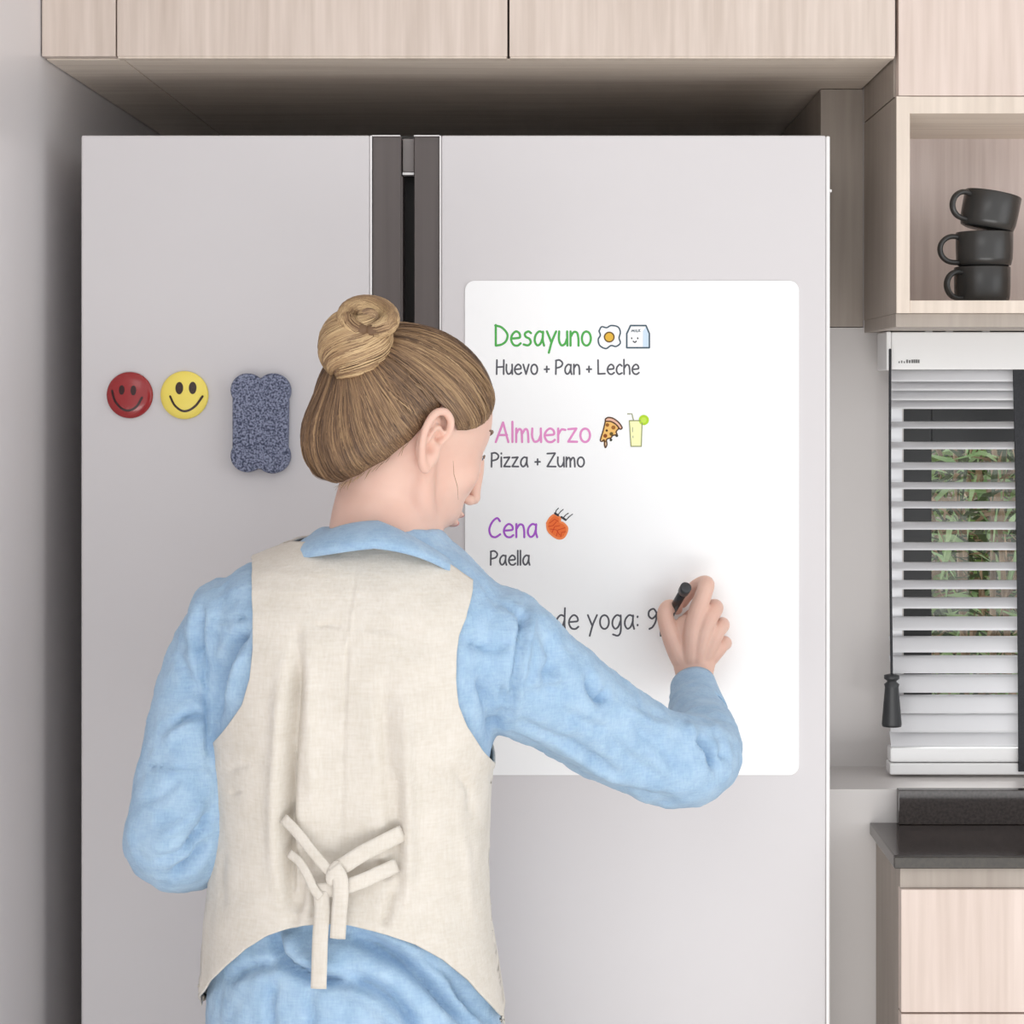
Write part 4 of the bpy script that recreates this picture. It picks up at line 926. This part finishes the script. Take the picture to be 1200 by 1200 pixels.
# a few loose baby hairs by the ear and nape
cv = []
for k in range(26):
    az = rd.uniform(math.radians(108), math.radians(170)); d = hairline(az); p0 = d * HRr(d) * .97; ln = rd.uniform(.006, .014)
    dr = Vector((rd.gauss(0, .15), rd.gauss(0, .25) - (.3 if az > 1.6 else -.1), -1)).normalized(); pts = [HM @ (p0 + dr * ln * (i / 6) + d * .0015 * math.sin(i / 6 * PI)) for i in range(7)]
    cv.append((pts, .5 + rd.gauss(0, .1), lambda p: (p - HC)))
pts = [P(529, 542, -.435) + Vector((.0, 0, 0))]
pts = [P(a, b, y) for a, b, y in ((531, 540, -.432), (532, 556, -.436), (536, 570, -.436), (537, 586, -.432))]
cv.append((pts, .38, lambda p: Vector((0.2, -1, 0))))
strands(cv, .00028, 'loose_hair', hair, M_hair)
# bun
BC = P(417, 404, -.418); br = (.0350, .034, .0370)
BM = Matrix.Rotation(math.radians(28), 3, 'Y')
bun_b = bmesh.new(); ell(bun_b, BC, (br[0] * .95, br[1] * .95, br[2] * .95), BM, 32, 24)
TK = P(432, 374, -.428)                   # knot on top
kn = [(TK + BM @ Vector((.0195 * math.cos(a), -.006 + .013 * math.sin(a), .0135 * math.sin(a + .35)))) for a in np.linspace(-1.1, 2 * PI - 1.5, 16)]
ell(bun_b, TK + Vector((.001, .004, -.001)), (.015, .012, .011), BM)
KR = lambda f: .0030 + .0088 * math.sin(PI * min(1, max(0, .06 + .88 * f / (len(kn) - 1)))) ** .6
limb(bun_b, [tuple(p) + (KR(i), KR(i)) for i, p in enumerate(kn)], 14, 3)
bun = sub('bun', bun_b, M_hairb, hair)
cv = []
for k in range(2600):
    th0 = rd.uniform(0, 2 * PI); la0 = rd.uniform(-1.35, .2) if rd.random() < .5 else -1.3; la1 = min(1.35, la0 + rd.uniform(1.0, 2.4)); tw = 1.25; off = rd.uniform(0, .0018)
    tone = .55 + .22 * math.sin(th0 * 7) + .12 * math.sin(th0 * 19) + rd.gauss(0, .12); pts = []
    for i in range(13):
        la = la0 + (la1 - la0) * i / 12; th = th0 + tw * (la - la0) * .8 + .02 * math.sin(i)
        rr = 1 + off / .037 + .035 * math.sin(th0 * 7)
        pts.append(BC + BM @ Vector((br[0] * rr * math.cos(la) * math.cos(th), br[1] * rr * math.cos(la) * math.sin(th), br[2] * rr * math.sin(la))))
    cv.append((pts, tone, lambda p: (p - BC)))
nk = len(kn)
for k in range(1100):
    a0 = rd.uniform(0, 2 * PI); s0 = rd.uniform(0, .5); s1 = min(.98, s0 + rd.uniform(.3, .6)); tone = .66 + .2 * math.sin(a0 * 3) + rd.gauss(0, .12); pts = []
    for i in range(12):
        s_ = s0 + (s1 - s0) * i / 11; f = s_ * (nk - 1); j = min(int(f), nk - 2); c = kn[j].lerp(kn[j + 1], f - j); t = (kn[j + 1] - kn[j]).normalized()
        u = t.cross(Vector((0, 1, 0))).normalized(); v = t.cross(u); a = a0 + s_ * 2.0; r = KR(f) + .0005
        pts.append(c + (u * math.cos(a) + v * math.sin(a)) * r)
    cc = kn[nk // 2]
    cv.append((pts, tone, lambda p, c0=TK: (p - c0)))
for k in range(320):
    a0 = rd.uniform(0, 2 * PI); pts = []; rr = rd.uniform(.2, 1)
    for i in range(9):
        a = a0 + 1.6 * i / 8; r = (.016 * rr) * (1 - .55 * i / 8)
        pts.append(TK + BM @ Vector((r * math.cos(a), -.0012 - .0100 * math.sqrt(max(0, 1 - (r / .0165) ** 2)), r * .75 * math.sin(a))))
    cv.append((pts, .45 + .15 * math.sin(a0 * 3) + rd.gauss(0, .12), lambda p: Vector((0, -1, 0))))
strands(cv, .00055, 'bun_strands', bun, M_hair)

# ---- trousers and shoes (below the frame)
bm = bmesh.new()
limb(bm, [Q(xm, yT, .83, .112, .082), Q(xm, yT, .79, .122, .090), Q(xm, yT, .74, .126, .094)], 32, 5, flat=(0, 1, 0))
for s_ in (-1, 1): limb(bm, [(p[0], p[1], p[2], p[3] * 1.0 + .016, p[4] + .016) for p in LEG(s_)], 24, 5)
tm = remesh(bm, .006, 5); creases(tm, [], .002, 20); link_mesh('trousers', tm, M_trs, person, True)
for s_ in (-1, 1):
    bm = bmesh.new(); limb(bm, [Q(xm + s_ * .095, yT - .035, .042, .036, .036), Q(xm + s_ * .098, yT + .06, .040, .042, .034), Q(xm + s_ * .10, yT + .15, .032, .042, .022)], 24, 6, flat=(0, .2, 1)); limb(bm, [Q(xm + s_ * .095, yT - .01, .05, .036), Q(xm + s_ * .095, yT, .085, .036)], 20, 4)
    sm = remesh(bm, .003, 3); co = getco(sm); co[:, 2] = np.maximum(co[:, 2], .012); setco(sm, co); sh = link_mesh('shoe', sm, M_shoe, person, True)
    pts = [(xm + s_ * .098 + .042 * math.cos(a) * (1.0 if math.sin(a) > 0 else .88), yT + .055 + .13 * math.sin(a)) for a in np.linspace(0, 2 * PI, 32, endpoint=False)]
    b2 = grid([[(p[0], p[1], .001) for p in pts], [(p[0], p[1], .014) for p in pts]], True); b2.verts.ensure_lookup_table(); b2.faces.new(b2.verts[:32]); b2.faces.new(b2.verts[32:64]); bmesh.ops.recalc_face_normals(b2, faces=b2.faces[:]); sub('sole', b2, M_white, sh)

# ------------------------------------------------------------------ marker pen in the writing hand
pa, pb = P(804, 688, -.082), P(781, 727, -.0035)
mkr = thing('marker_pen', 'short black marker pen gripped in the writing hand', 'marker', tuple(pb))
d = (pa - pb)
def seg(t0, t1, r0, r1, name, m):
    a, b = pb + d * t0, pb + d * t1; q = d.to_track_quat('Z', 'Y').to_matrix().to_4x4(); ln = (b - a).length
    bm = bmesh.new(); lathe(bm, [(0, 0), (r0 * .9, 0), (r0, .0006), (r1, ln - .0008), (r1 * .85, ln), (0, ln)], 24, Matrix.Translation(a) @ q); obj(name, bm, m, mkr, True)
Mk = mat('black_plastic', srgb(34, 34, 36), .25)
seg(0, .07, .0012, .0022, 'nib', mat('felt_nib', srgb(40, 40, 44), .8)); seg(.07, .18, .0030, .0048, 'collar', Mk); seg(.18, .86, .0052, .0052, 'barrel', Mk); seg(.86, 1.0, .0066, .0068, 'end_cap', mat('black_cap', srgb(52, 52, 54), .3))
